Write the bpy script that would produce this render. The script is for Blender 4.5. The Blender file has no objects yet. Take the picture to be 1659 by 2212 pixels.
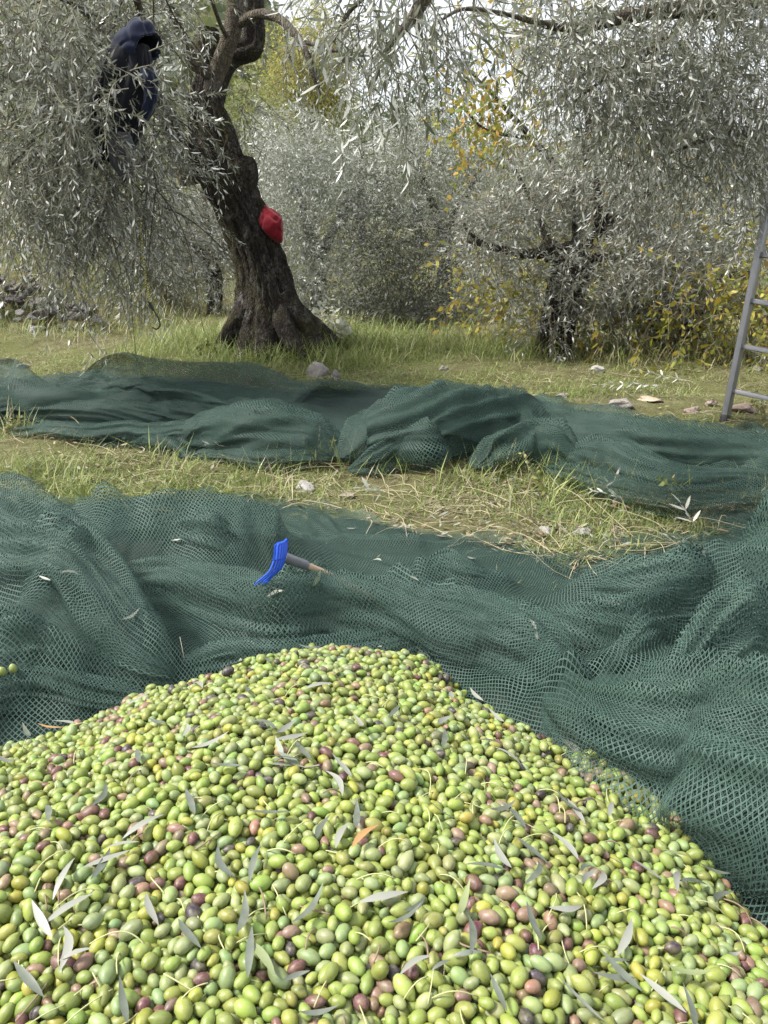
import bpy, bmesh, math, random
import numpy as np
from mathutils import Vector, Matrix, kdtree

# ------------------------------------------------------------------ camera, sky, sun, exposure
scene = bpy.context.scene
COL = scene.collection
PITCH = math.radians(18.5)
CAMZ = 1.1
FPX = 1662.0
cam_data = bpy.data.cameras.new("camera")
cam_data.sensor_fit = 'VERTICAL'
cam_data.sensor_height = 24.0
cam_data.lens = 24.0 * FPX / 2212.0
cam_data.clip_start = 0.02
cam_data.clip_end = 2000.0
cam_data.dof.use_dof = True
cam_data.dof.focus_distance = 2.0
cam_data.dof.aperture_fstop = 11.0
cam = bpy.data.objects.new("camera", cam_data)
COL.objects.link(cam)
cam.location = (0, 0, CAMZ)
cam.rotation_euler = (math.radians(90) - PITCH, 0, 0)
scene.camera = cam

SUN_EL, SUN_AZ = math.radians(52), math.radians(-100)      # azimuth measured from +Y towards +X
world = bpy.data.worlds.new("World")
scene.world = world
world.use_nodes = True
wn, wl = world.node_tree.nodes, world.node_tree.links
wn.clear()
w_out = wn.new('ShaderNodeOutputWorld')
w_bg = wn.new('ShaderNodeBackground')
w_sky = wn.new('ShaderNodeTexSky')
w_sky.sky_type = 'NISHITA'
w_sky.sun_disc = False
w_sky.sun_elevation = SUN_EL
w_sky.sun_rotation = SUN_AZ
w_sky.air_density = 1.2
w_sky.dust_density = 6.0
w_sky.ozone_density = 1.0
w_mix = wn.new('ShaderNodeMix')
w_mix.data_type = 'RGBA'
w_mix.inputs[0].default_value = 0.6
wl.new(w_sky.outputs[0], w_mix.inputs[6])
w_mix.inputs[7].default_value = (9.0, 9.2, 9.6, 1)
w_bg.inputs[1].default_value = 0.07
wl.new(w_mix.outputs[2], w_bg.inputs[0])
wl.new(w_bg.outputs[0], w_out.inputs[0])

sun_data = bpy.data.lights.new("sun", 'SUN')
sun_data.energy = 2.8
sun_data.angle = math.radians(11)
sun_data.color = (1.0, 0.972, 0.925)
sun = bpy.data.objects.new("sun", sun_data)
COL.objects.link(sun)
sd = Vector((math.sin(SUN_AZ) * math.cos(SUN_EL), math.cos(SUN_AZ) * math.cos(SUN_EL), math.sin(SUN_EL)))
sun.rotation_euler = sd.to_track_quat('Z', 'Y').to_euler()

vs = scene.view_settings
vs.view_transform = 'Standard'
vs.look = 'None'
vs.gamma = 1.0
vs.exposure = 1.45
vs.use_curve_mapping = False
scene.render.engine = 'CYCLES'
cy = scene.cycles
cy.max_bounces = 6
cy.diffuse_bounces = 3
cy.glossy_bounces = 2
cy.transmission_bounces = 3
cy.transparent_max_bounces = 24
cy.use_denoising = True
cy.denoiser = 'OPENIMAGEDENOISE'
cy.denoising_prefilter = 'NONE'
cy.denoising_input_passes = 'RGB_ALBEDO_NORMAL'
cy.sample_clamp_indirect = 4.0
cy.use_adaptive_sampling = True
cy.adaptive_threshold = 0.02

# ------------------------------------------------------------------ maths helpers
CP, SP = math.cos(PITCH), math.sin(PITCH)

def ray(px, py):
    cx, cz = (px - 829.5) / FPX, (1106.0 - py) / FPX
    return np.array([cx, CP + cz * SP, -SP + cz * CP])

def P(px, py, Y):
    """world point on the sight line of a picture position at the distance Y"""
    d = ray(px, py)
    return np.array([0, 0, CAMZ]) + d * (Y / d[1])

def PZ(px, py, z):
    """world point on the sight line of a picture position at the height z"""
    d = ray(px, py)
    return np.array([0, 0, CAMZ]) + d * ((z - CAMZ) / d[2])

def project(p):
    p = np.asarray(p, float)
    x, y, z = p[..., 0], p[..., 1], p[..., 2] - CAMZ
    dep = y * CP - z * SP
    up = y * SP + z * CP
    return 829.5 + FPX * x / dep, 1106 - FPX * up / dep, dep

def sstep(a, b, x):
    t = np.clip((x - a) / (b - a), 0, 1)
    return t * t * (3 - 2 * t)

def unit(v):
    v = np.asarray(v, float)
    return v / np.maximum(np.linalg.norm(v, axis=-1, keepdims=True), 1e-9)

def _hash(ix, iy, iz, seed):
    h = (ix.astype(np.int64) * 374761393 + iy.astype(np.int64) * 668265263 + iz.astype(np.int64) * 2147483647 + seed * 1274126177) & 0xFFFFFFFF
    h = ((h ^ (h >> 13)) * 1274126177) & 0xFFFFFFFF
    return ((h ^ (h >> 16)) & 0xFFFFFF) / float(0xFFFFFF) * 2 - 1

def vnoise(x, y, z=0.0, seed=0):
    x, y, z = np.broadcast_arrays(np.asarray(x, float), np.asarray(y, float), np.asarray(z, float))
    ix, iy, iz = np.floor(x), np.floor(y), np.floor(z)
    fx, fy, fz = x - ix, y - iy, z - iz
    fx, fy, fz = [f * f * f * (f * (f * 6 - 15) + 10) for f in (fx, fy, fz)]
    out = 0
    for dx in (0, 1):
        for dy in (0, 1):
            for dz in (0, 1):
                w = (fx if dx else 1 - fx) * (fy if dy else 1 - fy) * (fz if dz else 1 - fz)
                out = out + w * _hash(ix + dx, iy + dy, iz + dz, seed)
    return out

def fbm(x, y, z=0.0, seed=0, octv=4):
    o, a, f = 0, 1.0, 1.0
    for k in range(octv):
        o = o + a * vnoise(np.asarray(x) * f, np.asarray(y) * f, np.asarray(z) * f, seed + k)
        a *= 0.5
        f *= 2.03
    return o

def catmull(pts, n):
    pts = np.asarray(pts, float)
    p = np.vstack([2 * pts[0] - pts[1], pts, 2 * pts[-1] - pts[-2]])
    out = []
    m = len(pts) - 1
    for u in np.linspace(0, m - 1e-6, n):
        i = int(u); t = u - i
        a, b, c, d = p[i], p[i + 1], p[i + 2], p[i + 3]
        out.append(0.5 * ((2 * b) + (-a + c) * t + (2 * a - 5 * b + 4 * c - d) * t * t + (-a + 3 * b - 3 * c + d) * t ** 3))
    return np.array(out)

def poly_dist(X, Y, pts):
    """distance to a polyline and the index parameter of the nearest point"""
    best = np.full(X.shape, 1e9)
    par = np.zeros(X.shape)
    for i in range(len(pts) - 1):
        a, b = pts[i], pts[i + 1]
        dx, dy = b[0] - a[0], b[1] - a[1]
        t = np.clip(((X - a[0]) * dx + (Y - a[1]) * dy) / max(dx * dx + dy * dy, 1e-9), 0, 1)
        d = np.hypot(X - a[0] - t * dx, Y - a[1] - t * dy)
        m = d < best
        best = np.where(m, d, best)
        par = np.where(m, i + t, par)
    return best, par

def in_poly(X, Y, pts):
    inside = np.zeros(X.shape, bool)
    n = len(pts)
    for i in range(n):
        x0, y0 = pts[i][:2]
        x1, y1 = pts[(i + 1) % n][:2]
        c = ((y0 > Y) != (y1 > Y)) & (X < (x1 - x0) * (Y - y0) / (y1 - y0 + 1e-12) + x0)
        inside ^= c
    return inside

# ------------------------------------------------------------------ object helpers
def tag(o, label=None, cat=None, group=None, kind=None):
    if label: o["label"] = label
    if cat: o["category"] = cat
    if group: o["group"] = group
    if kind: o["kind"] = kind
    return o

def empty(name, loc=(0, 0, 0), label=None, cat=None, group=None):
    o = bpy.data.objects.new(name, None)
    o.empty_display_size = 0.05
    o.location = tuple(float(v) for v in loc)
    COL.objects.link(o)
    return tag(o, label, cat, group)

def mesh_np(name, V, faces, smooth=False, attrs=None, uv=None):
    """faces: list of index arrays (n,3) and/or (n,4)"""
    me = bpy.data.meshes.new(name)
    V = np.ascontiguousarray(V, dtype=np.float32)
    faces = [np.asarray(f, dtype=np.int32) for f in faces if len(f)]
    loops = np.concatenate([f.ravel() for f in faces])
    sizes = np.concatenate([np.full(len(f), f.shape[1], np.int32) for f in faces])
    starts = np.concatenate([[0], np.cumsum(sizes)[:-1]]).astype(np.int32)
    me.vertices.add(len(V))
    me.vertices.foreach_set("co", V.ravel())
    me.loops.add(len(loops))
    me.loops.foreach_set("vertex_index", loops)
    me.polygons.add(len(sizes))
    me.polygons.foreach_set("loop_start", starts)
    if smooth:
        me.polygons.foreach_set("use_smooth", np.ones(len(sizes), bool))
    for k, a in (attrs or {}).items():
        a = np.asarray(a, dtype=np.float32)
        if a.ndim == 1:
            at = me.attributes.new(k, 'FLOAT', 'POINT')
            at.data.foreach_set("value", a)
        elif a.shape[1] == 3:
            at = me.attributes.new(k, 'FLOAT_VECTOR', 'POINT')
            at.data.foreach_set("vector", a.ravel())
        else:
            at = me.attributes.new(k, 'FLOAT_COLOR', 'POINT')
            at.data.foreach_set("color", a.ravel())
    if uv is not None:
        l = me.uv_layers.new(name="UVMap")
        l.data.foreach_set("uv", np.asarray(uv, np.float32)[loops].ravel())
    me.update(calc_edges=True)
    me.validate()
    return me

def link(name, me, mat, parent=None, loc=None):
    o = bpy.data.objects.new(name, me)
    COL.objects.link(o)
    if mat is not None and len(me.materials) == 0:
        me.materials.append(mat)
    if parent is not None:
        o.parent = parent
        o.matrix_parent_inverse = Matrix.Translation(-parent.location)
    if loc is not None:
        o.location = tuple(float(v) for v in loc)
    return o

def rgba(c):
    return (c[0], c[1], c[2], 1.0)

# ------------------------------------------------------------------ materials
class NT:
    def __init__(self, name):
        self.m = bpy.data.materials.new(name)
        self.m.use_nodes = True
        self.n, self.l = self.m.node_tree.nodes, self.m.node_tree.links
        self.n.clear()
        self.out = self.n.new('ShaderNodeOutputMaterial')
    def new(self, t, **kw):
        x = self.n.new(t)
        for k, v in kw.items():
            setattr(x, k, v)
        return x
    def put(self, sock, v):
        if isinstance(v, bpy.types.NodeSocket):
            self.l.new(v, sock)
        elif isinstance(v, (tuple, list)) and sock.type == 'RGBA' and len(v) == 3:
            sock.default_value = rgba(v)
        else:
            sock.default_value = v
    def math(self, op, a, b=0.0, c=0.0):
        x = self.new('ShaderNodeMath', operation=op)
        for i, v in enumerate((a, b, c)):
            self.put(x.inputs[i], v)
        return x.outputs[0]
    def mix(self, f, a, b, mode='MIX'):
        x = self.new('ShaderNodeMix', data_type='RGBA', blend_type=mode)
        self.put(x.inputs[0], f); self.put(x.inputs[6], a); self.put(x.inputs[7], b)
        return x.outputs[2]
    def noise(self, vec, scale, detail=4, rough=0.55, out=0):
        x = self.new('ShaderNodeTexNoise')
        if vec is not None: self.l.new(vec, x.inputs['Vector'])
        x.inputs['Scale'].default_value = scale
        x.inputs['Detail'].default_value = detail
        x.inputs['Roughness'].default_value = rough
        return x.outputs[out]
    def ramp(self, fac, stops):
        x = self.new('ShaderNodeValToRGB')
        self.l.new(fac, x.inputs[0])
        el = x.color_ramp.elements
        while len(el) < len(stops): el.new(0.5)
        for e, (p, c) in zip(el, stops):
            e.position = p
            e.color = rgba(c) if isinstance(c, (tuple, list)) else (c, c, c, 1)
        return x.outputs[0]
    def bsdf(self, color, rough=0.6, spec=0.4, normal=None, **kw):
        x = self.new('ShaderNodeBsdfPrincipled')
        self.put(x.inputs['Base Color'], color)
        self.put(x.inputs['Roughness'], rough)
        self.put(x.inputs['Specular IOR Level'], spec)
        if normal is not None: self.l.new(normal, x.inputs['Normal'])
        for k, v in kw.items():
            self.put(x.inputs[k.replace('_', ' ')], v)
        return x.outputs[0]
    def bump(self, h, strength=0.5, dist=0.01):
        x = self.new('ShaderNodeBump')
        x.inputs['Strength'].default_value = strength
        x.inputs['Distance'].default_value = dist
        self.l.new(h, x.inputs['Height'])
        return x.outputs[0]
    def attr(self, name, out='Color'):
        return self.new('ShaderNodeAttribute', attribute_name=name).outputs[out]
    def coord(self, which='Object'):
        return self.new('ShaderNodeTexCoord').outputs[which]
    def done(self, sh):
        self.l.new(sh, self.out.inputs[0])
        return self.m

def leaf_material(name, under=(0.52, 0.535, 0.49), under_amt=0.85, rough=0.36, transl=0.25, tint=(1, 1, 1)):
    t = NT(name)
    col = t.mix(1.0, t.attr("col"), tint, 'MULTIPLY')
    back = t.new('ShaderNodeNewGeometry').outputs['Backfacing']
    c = t.mix(t.math('MULTIPLY', back, under_amt), col, under)
    b = t.bsdf(c, rough, 0.5)
    tr = t.new('ShaderNodeBsdfTranslucent')
    t.put(tr.inputs[0], t.mix(0.5, col, (0.22, 0.26, 0.08)))
    mx = t.new('ShaderNodeMixShader')
    mx.inputs[0].default_value = transl
    t.l.new(b, mx.inputs[1]); t.l.new(tr.outputs[0], mx.inputs[2])
    return t.done(mx.outputs[0])

def simple_material(name, color, rough=0.6, spec=0.4, var=0.25, scale=8, bump=0.0, bscale=60, metal=0.0, dist=0.004):
    t = NT(name)
    co = t.coord()
    n = t.noise(co, scale)
    dark = tuple(c * (1 - var) for c in color)
    lite = tuple(min(1, c * (1 + var)) for c in color)
    c = t.mix(n, dark, lite)
    nor = t.bump(t.noise(co, bscale, 6), bump, dist) if bump else None
    return t.done(t.bsdf(c, rough, spec, nor, Metallic=metal))

M = {}
M['olive_leaf'] = leaf_material("olive_leaf_silver")
M['broad_leaf'] = leaf_material("broad_leaf_yellow", under=(0.42, 0.36, 0.08), under_amt=0.35, rough=0.5, transl=0.45)
M['far_leaf'] = leaf_material("far_leaf", under=(0.2, 0.24, 0.16), under_amt=0.3, rough=0.6, transl=0.3)
M['shaded_leaf'] = leaf_material("shaded_leaf", under=(0.12, 0.125, 0.105), under_amt=0.5, rough=0.5, transl=0.1)  # shade is put into this leaf colour, for the thicket
M['grass'] = leaf_material("grass_blades", under=(0.3, 0.32, 0.12), under_amt=0.2, rough=0.55, transl=0.35)
M['fallen_leaf_ground'] = leaf_material("litter_leaf", under=(0.3, 0.28, 0.22), under_amt=.5, rough=.7, transl=.1)
M['twig'] = simple_material("twig_bark", (0.19, 0.175, 0.135), 0.8, 0.2, 0.3, 30)

def bark_material(name, dark, lite, moss, moss_amt):
    t = NT(name)
    co = t.coord()
    mp = t.new('ShaderNodeMapping')
    mp.inputs['Scale'].default_value = (1, 1, 0.3)
    t.l.new(co, mp.inputs[0])
    wob = t.new('ShaderNodeVectorMath', operation='MULTIPLY_ADD')
    t.l.new(t.noise(co, 9, 4, 0.6, 1), wob.inputs[0]); wob.inputs[1].default_value = (.12, .12, .05); t.l.new(mp.outputs[0], wob.inputs[2])
    v = wob.outputs[0]
    n1 = t.noise(v, 22, 8, 0.65)
    n2 = t.noise(v, 70, 6, 0.6)
    vo = t.new('ShaderNodeTexVoronoi', feature='DISTANCE_TO_EDGE')
    t.l.new(v, vo.inputs['Vector'])
    vo.inputs['Scale'].default_value = 34
    cr = t.ramp(vo.outputs['Distance'], [(0.0, 0.0), (0.18, 1.0)])
    c = t.mix(t.ramp(n1, [(0.3, 0.0), (0.7, 1.0)]), dark, lite)
    c = t.mix(t.math('MULTIPLY', t.math('SUBTRACT', 1.0, cr), 0.3), c, tuple(x * 0.35 for x in dark))
    lich = t.ramp(t.noise(co, 9, 6, 0.7), [(0.54, 0.0), (0.66, 1.0)])
    c = t.mix(t.math('MULTIPLY', lich, 0.55), c, (0.20, 0.20, 0.18))
    ms = t.ramp(t.noise(co, 3.2, 5, 0.7), [(0.48, 0.0), (0.62, 1.0)])
    c = t.mix(t.math('MULTIPLY', ms, moss_amt), c, moss)
    h = t.math('ADD', t.math('MULTIPLY', cr, 0.3), t.math('ADD', t.math('MULTIPLY', n1, 0.6), t.math('MULTIPLY', n2, 0.3)))
    return t.done(t.bsdf(c, 0.9, 0.15, t.bump(h, 1.0, 0.05)))

M['bark'] = bark_material("olive_bark_dark", (0.016, 0.013, 0.011), (0.068, 0.057, 0.048), (0.060, 0.058, 0.016), 0.45)
M['limb'] = bark_material("olive_limb_grey", (0.085, 0.070, 0.052), (0.165, 0.142, 0.108), (0.10, 0.10, 0.05), 0.3)
M['far_bark'] = bark_material("far_bark", (0.03, 0.024, 0.02), (0.10, 0.082, 0.07), (0.07, 0.07, 0.03), 0.3)

def stone_material():
    t = NT("limestone")
    co = t.coord()
    info = t.new('ShaderNodeObjectInfo')
    n = t.noise(co, 5, 8, 0.65)
    c = t.ramp(n, [(0.25, (0.13, 0.12, 0.115)), (0.5, (0.29, 0.275, 0.26)), (0.75, (0.46, 0.45, 0.43))])
    c = t.mix(0.8, c, info.outputs['Color'], 'MULTIPLY')
    li = t.ramp(t.noise(co, 14, 4, 0.7), [(0.58, 0.0), (0.66, 1.0)])
    c = t.mix(t.math('MULTIPLY', li, 0.4), c, (0.10, 0.10, 0.07))
    return t.done(t.bsdf(c, 0.92, 0.2, t.bump(t.noise(co, 24, 8, 0.7), 0.8, 0.02)))
M['stone'] = stone_material()

# ------------------------------------------------------------------ ground shape
def G0(x, y):
    """large shape of the land"""
    x, y = np.asarray(x, float), np.asarray(y, float)
    g = 0.06 * np.logaddexp(0, (np.minimum(y, 30) - 4.0) * 2.5) / 2.5
    left = sstep(-2.3, -3.4, x + 0.10 * (y - 9))
    g = g + left * (0.62 * sstep(8.8, 9.6, y) + 0.11 * np.maximum(np.minimum(y, 24) - 9.6, 0))
    r = x / np.maximum(y, 1)
    hill = 0.10 + 0.27 * sstep(0.04, -0.22, r)
    g = g + hill * np.maximum(np.minimum(y, 150) - 26, 0)
    g = g + 0.10 * np.exp(-(((x + 0.95) / 0.9) ** 2 + ((y - 7.9) / 0.8) ** 2))     # root mound
    return g

def G(x, y):
    x, y = np.asarray(x, float), np.asarray(y, float)
    far = sstep(20, 60, y)
    near = sstep(3.1, 4.2, y)
    return G0(x, y) + near * (0.05 * fbm(x * 0.7, y * 0.7, 0, 5, 3) + 0.018 * fbm(x * 3.1, y * 3.1, 0, 9, 3)) + far * 2.2 * fbm(x * 0.05, y * 0.05, 0, 12, 4)

def ground_lift(px, py, h):
    """where the sight line of a picture position comes within h of the ground"""
    d = ray(px, py)
    t = np.geomspace(0.8, 120, 6000)
    p = np.array([0, 0, CAMZ]) + d * t[:, None]
    k = int(np.argmax(p[:, 2] <= G(p[:, 0], p[:, 1]) + h))
    return p[k]

def ground_point(px, py):
    return ground_lift(px, py, 0.0)

# ------------------------------------------------------------------ ground sheet
def build_ground():
    ys = np.concatenate([np.linspace(-40, -3, 8)[:-1], np.linspace(-3, 2.4, 30)[:-1], np.linspace(2.4, 12, 200)[:-1], np.geomspace(12, 170, 110), [260, 600, 1500]])
    s = np.linspace(-1, 1, 241)
    s = np.sign(s) * (0.55 * np.abs(s) + 0.45 * np.abs(s) ** 3)
    X = s[None, :] * (6.0 + 1.0 * np.abs(ys[:, None]))
    Yg = np.repeat(ys[:, None], len(s), 1)
    Z = G(X, Yg)
    Z = np.where(Yg > 170, Z - 0.02 * (Yg - 170), Z)
    V = np.stack([X, Yg, Z], -1).reshape(-1, 3)
    ny, nx = X.shape
    i = np.arange(ny * nx).reshape(ny, nx)
    F = np.stack([i[:-1, :-1], i[:-1, 1:], i[1:, 1:], i[1:, :-1]], -1).reshape(-1, 4)
    t = NT("ground_soil_and_turf")
    co = t.coord()
    n1 = t.noise(co, 1.1, 6, 0.6)
    n2 = t.noise(co, 9, 8, 0.7)
    n3 = t.noise(co, 60, 6, 0.7)
    c = t.ramp(n2, [(0.3, (0.06, 0.048, 0.03)), (0.5, (0.14, 0.12, 0.07)), (0.7, (0.25, 0.22, 0.14))])
    g = t.ramp(n3, [(0.3, (0.055, 0.07, 0.02)), (0.7, (0.17, 0.19, 0.06))])
    c = t.mix(t.ramp(n1, [(0.38, 0.2), (0.62, 0.75)]), c, g)
    o = link("ground", mesh_np("ground", V, [F], True), t.done(t.bsdf(c, 0.95, 0.1, t.bump(n3, 0.8, 0.03))))
    tag(o, kind='structure')
    return o
build_ground()

# ------------------------------------------------------------------ layout of the olive heap and the nets on the ground
PILE_PX = [(0, 1612), (150, 1572), (280, 1505), (420, 1472), (560, 1428), (700, 1408), (880, 1412), (970, 1442), (1005, 1500),
           (1150, 1575), (1200, 1603), (1400, 1690), (1500, 1785), (1600, 1905), (1659, 1995)]
PILE_EDGE = [tuple(PZ(px, py, 0.07)[:2]) for px, py in PILE_PX]
PILE_POLY = [(-1.15, 0.2), (-1.12, 1.1), (-1.0, 1.32)] + PILE_EDGE + [(0.72, 0.8), (0.80, 0.2)]

GX0, GX1, GY0, GY1, GS = -3.0, 3.0, 0.0, 3.8, 0.01
_gx, _gy = np.meshgrid(np.arange(GX0, GX1 + GS, GS), np.arange(GY0, GY1 + GS, GS))
_pd, _ = poly_dist(_gx, _gy, PILE_POLY + PILE_POLY[:1])
_pin = in_poly(_gx, _gy, PILE_POLY)
PILE_SD = np.where(_pin, _pd, -_pd)            # positive inside the heap

class Field:
    def __init__(self, A, x0, y0, s): self.A, self.x0, self.y0, self.s = A, x0, y0, s
    def __call__(self, x, y):
        fx = np.clip((x - self.x0) / self.s, 0, self.A.shape[1] - 1.001)
        fy = np.clip((y - self.y0) / self.s, 0, self.A.shape[0] - 1.001)
        ix, iy = fx.astype(int), fy.astype(int)
        fx, fy = fx - ix, fy - iy
        A = self.A
        return (A[iy, ix] * (1 - fx) + A[iy, ix + 1] * fx) * (1 - fy) + (A[iy + 1, ix] * (1 - fx) + A[iy + 1, ix + 1] * fx) * fy

pile_sd = Field(PILE_SD, GX0, GY0, GS)
def pile_top(x, y):
    d = np.maximum(pile_sd(x, y), 0)
    h = 0.035 + 0.05 * sstep(0, 0.07, d) + 0.235 * (1 - np.exp(-d / 0.42)) 
    h = h + 0.018 * fbm(x * 3.3, y * 3.3, 0, 31, 3) * sstep(0, 0.15, d)
    return h

def ridge_field(X, Y, ridges, power=4.0):
    acc = np.zeros(X.shape)
    for w, pts in ridges:
        wp = []
        for (px, py, h) in pts:
            q = PZ(px, py, h)
            wp.append((q[0], q[1], h))
        d, par = poly_dist(X, Y, wp)
        i = np.clip(par.astype(int), 0, len(wp) - 2)
        hs = np.array([p[2] for p in wp])
        h = hs[i] + (hs[i + 1] - hs[i]) * (par - i)
        acc += (np.maximum(h, 0) * np.exp(-(d / (w * .74)) ** 1.35)) ** power
    return acc ** (1.0 / power)

RIDGES_A = [
    (0.20, [(-260, 1030, .42), (0, 1070, .40), (120, 1125, .37), (220, 1190, .31), (290, 1280, .23), (350, 1360, .16), (400, 1412, .10)]),
    (0.15, [(100, 1118, .20), (230, 1062, .28), (330, 1040, .33), (430, 1032, .34), (530, 1052, .31), (600, 1088, .25), (618, 1150, .14)]),
    (0.09, [(330, 1130, .18), (440, 1105, .24), (520, 1150, .17)]),
    (0.13, [(250, 1240, .16), (420, 1232, .19), (560, 1252, .21), (700, 1228, .22), (830, 1240, .21), (1000, 1280, .20), (1100, 1302, .19), (1180, 1340, .20), (1240, 1425, .22)]),
    (0.07, [(380, 1415, .09), (480, 1392, .11), (600, 1385, .11), (720, 1372, .11), (860, 1362, .10)]),
    (0.17, [(1250, 1470, .25), (1400, 1452, .33), (1550, 1450, .38), (1720, 1462, .43), (1950, 1500, .45)]),
    (0.12, [(1280, 1238, .14), (1400, 1205, .22), (1500, 1180, .28), (1550, 1200, .24)]),
    (0.11, [(1560, 1200, .25), (1640, 1115, .38), (1740, 1105, .42), (1900, 1120, .42)]),
    (0.10, [(1450, 1400, .20), (1500, 1330, .27), (1570, 1275, .32), (1680, 1262, .35)]),
    (0.06, [(1140, 1300, .14), (1280, 1310, .17), (1400, 1270, .20), (1480, 1240, .22)]),
    (0.06, [(1300, 1400, .17), (1350, 1350, .20), (1420, 1330, .2)]),
    (0.07, [(880, 1335, .12), (990, 1375, .13), (1100, 1445, .12), (1185, 1560, .09)]),
    (0.07, [(0, 1330, .24), (90, 1350, .2), (180, 1420, .14)]),
    (0.06, [(-60, 1500, .12), (80, 1440, .12), (200, 1440, .10), (330, 1470, .07)]),
    (0.05, [(900, 1215, .10), (960, 1195, .13), (1010, 1215, .11), (1090, 1235, .08)]),
    (0.05, [(620, 1160, .06), (760, 1155, .07), (900, 1160, .06)]),
]
BACK_A = [(-400, 1010), (-150, 1030), (0, 1050), (120, 1085), (250, 1075), (420, 1065), (560, 1075), (640, 1088), (760, 1108), (860, 1145), (1000, 1165), (1130, 1185),
          (1230, 1225), (1290, 1205), (1400, 1180), (1500, 1165), (1600, 1125), (1659, 1110), (2000, 1100)]

def relax_cloth(X, ru, rv, floor, iters, pin, grav, bend, shear, rng, pinned_at=None):
    """a sheet of threads settling on the ground: lengths are kept, gravity pulls, the ground holds"""
    P0 = X.copy() if pinned_at is None else pinned_at
    def solve(A, B, rest, k):
        d = B - A
        L = np.sqrt(np.einsum('ijk,ijk->ij', d, d))[..., None] + 1e-9
        c = d * ((L - rest) / L * 0.5 * k)
        A += c
        B -= c
    X = X.astype(np.float32); P0 = P0.astype(np.float32)
    diag = math.hypot(ru, rv)
    vel = np.zeros_like(X)
    for it in range(iters):
        Xp = X.copy()
        X += vel * 0.9
        X[..., 2] -= grav
        for sub in range(2):
            for s in (0, 1):
                n = (X.shape[1] - s) // 2
                solve(X[:, s:s + 2 * n:2], X[:, s + 1:s + 2 * n:2], ru, 1.0)
                n = (X.shape[0] - s) // 2
                solve(X[s:s + 2 * n:2], X[s + 1:s + 2 * n:2], rv, 1.0)
            for s in (0, 1):
                n = (X.shape[0] - s) // 2
                solve(X[s:s + 2 * n:2, :-1], X[s + 1:s + 2 * n:2, 1:], diag, shear)
                solve(X[s:s + 2 * n:2, 1:], X[s + 1:s + 2 * n:2, :-1], diag, shear)
            for st, kb in ((4, bend), (9, bend * 0.7)):
                a, b = X[:, :-st], X[:, st:]
                d = b - a
                L = np.sqrt(np.einsum('ijk,ijk->ij', d, d))[..., None] + 1e-9
                c = d * (np.minimum(L - ru * st, 0) / L * 0.25 * kb)
                X[:, :-st] += c; X[:, st:] -= c
                a, b = X[:-st], X[st:]
                d = b - a
                L = np.sqrt(np.einsum('ijk,ijk->ij', d, d))[..., None] + 1e-9
                c = d * (np.minimum(L - rv * st, 0) / L * 0.25 * kb)
                X[:-st] += c; X[st:] -= c
        f = floor(X[..., 0], X[..., 1])
        low = X[..., 2] < f
        X[..., 2] = np.where(low, f, X[..., 2])
        # friction where it lies on something
        X[..., :2] = np.where(low[..., None], Xp[..., :2] + 0.45 * (X[..., :2] - Xp[..., :2]), X[..., :2])
        X = np.where(pin[..., None], P0, X)
        vel = np.clip(X - Xp, -0.01, 0.01)
    return X

def upsample(X):
    ny, nx = X.shape[:2]
    Y = np.zeros((ny * 2 - 1, nx * 2 - 1, 3))
    Y[::2, ::2] = X
    Y[1::2, ::2] = (X[:-1] + X[1:]) / 2
    Y[:, 1::2] = (Y[:, :-1:2] + Y[:, 2::2]) / 2
    return Y

def smooth_grid(X, n=1):
    for _ in range(n):
        Y = X.copy()
        Y[1:-1, 1:-1] = 0.5 * X[1:-1, 1:-1] + 0.125 * (X[:-2, 1:-1] + X[2:, 1:-1] + X[1:-1, :-2] + X[1:-1, 2:])
        X = Y
    return X

def cloth_mesh(name, X, ru, rv):
    ny, nx = X.shape[:2]
    i = np.arange(ny * nx).reshape(ny, nx)
    F = np.stack([i[:-1, :-1], i[:-1, 1:], i[1:, 1:], i[1:, :-1]], -1).reshape(-1, 4)
    u, v = np.meshgrid(np.arange(nx) * ru, np.arange(ny) * rv)
    # the weave lies askew in the heap and is pulled about
    a = math.radians(24) + 0.35 * fbm(u * .5, v * .5, 0, 91, 2) * 0
    u, v = u * np.cos(a) - v * np.sin(a), u * np.sin(a) + v * np.cos(a)
    u, v = u + .035 * fbm(u * 1.9, v * 1.9, 0, 92, 3), v + .035 * fbm(u * 1.9, v * 1.9, 0, 95, 3)
    return mesh_np(name, X.reshape(-1, 3), [F], True, uv=np.stack([u, v], -1).reshape(-1, 2))

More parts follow.
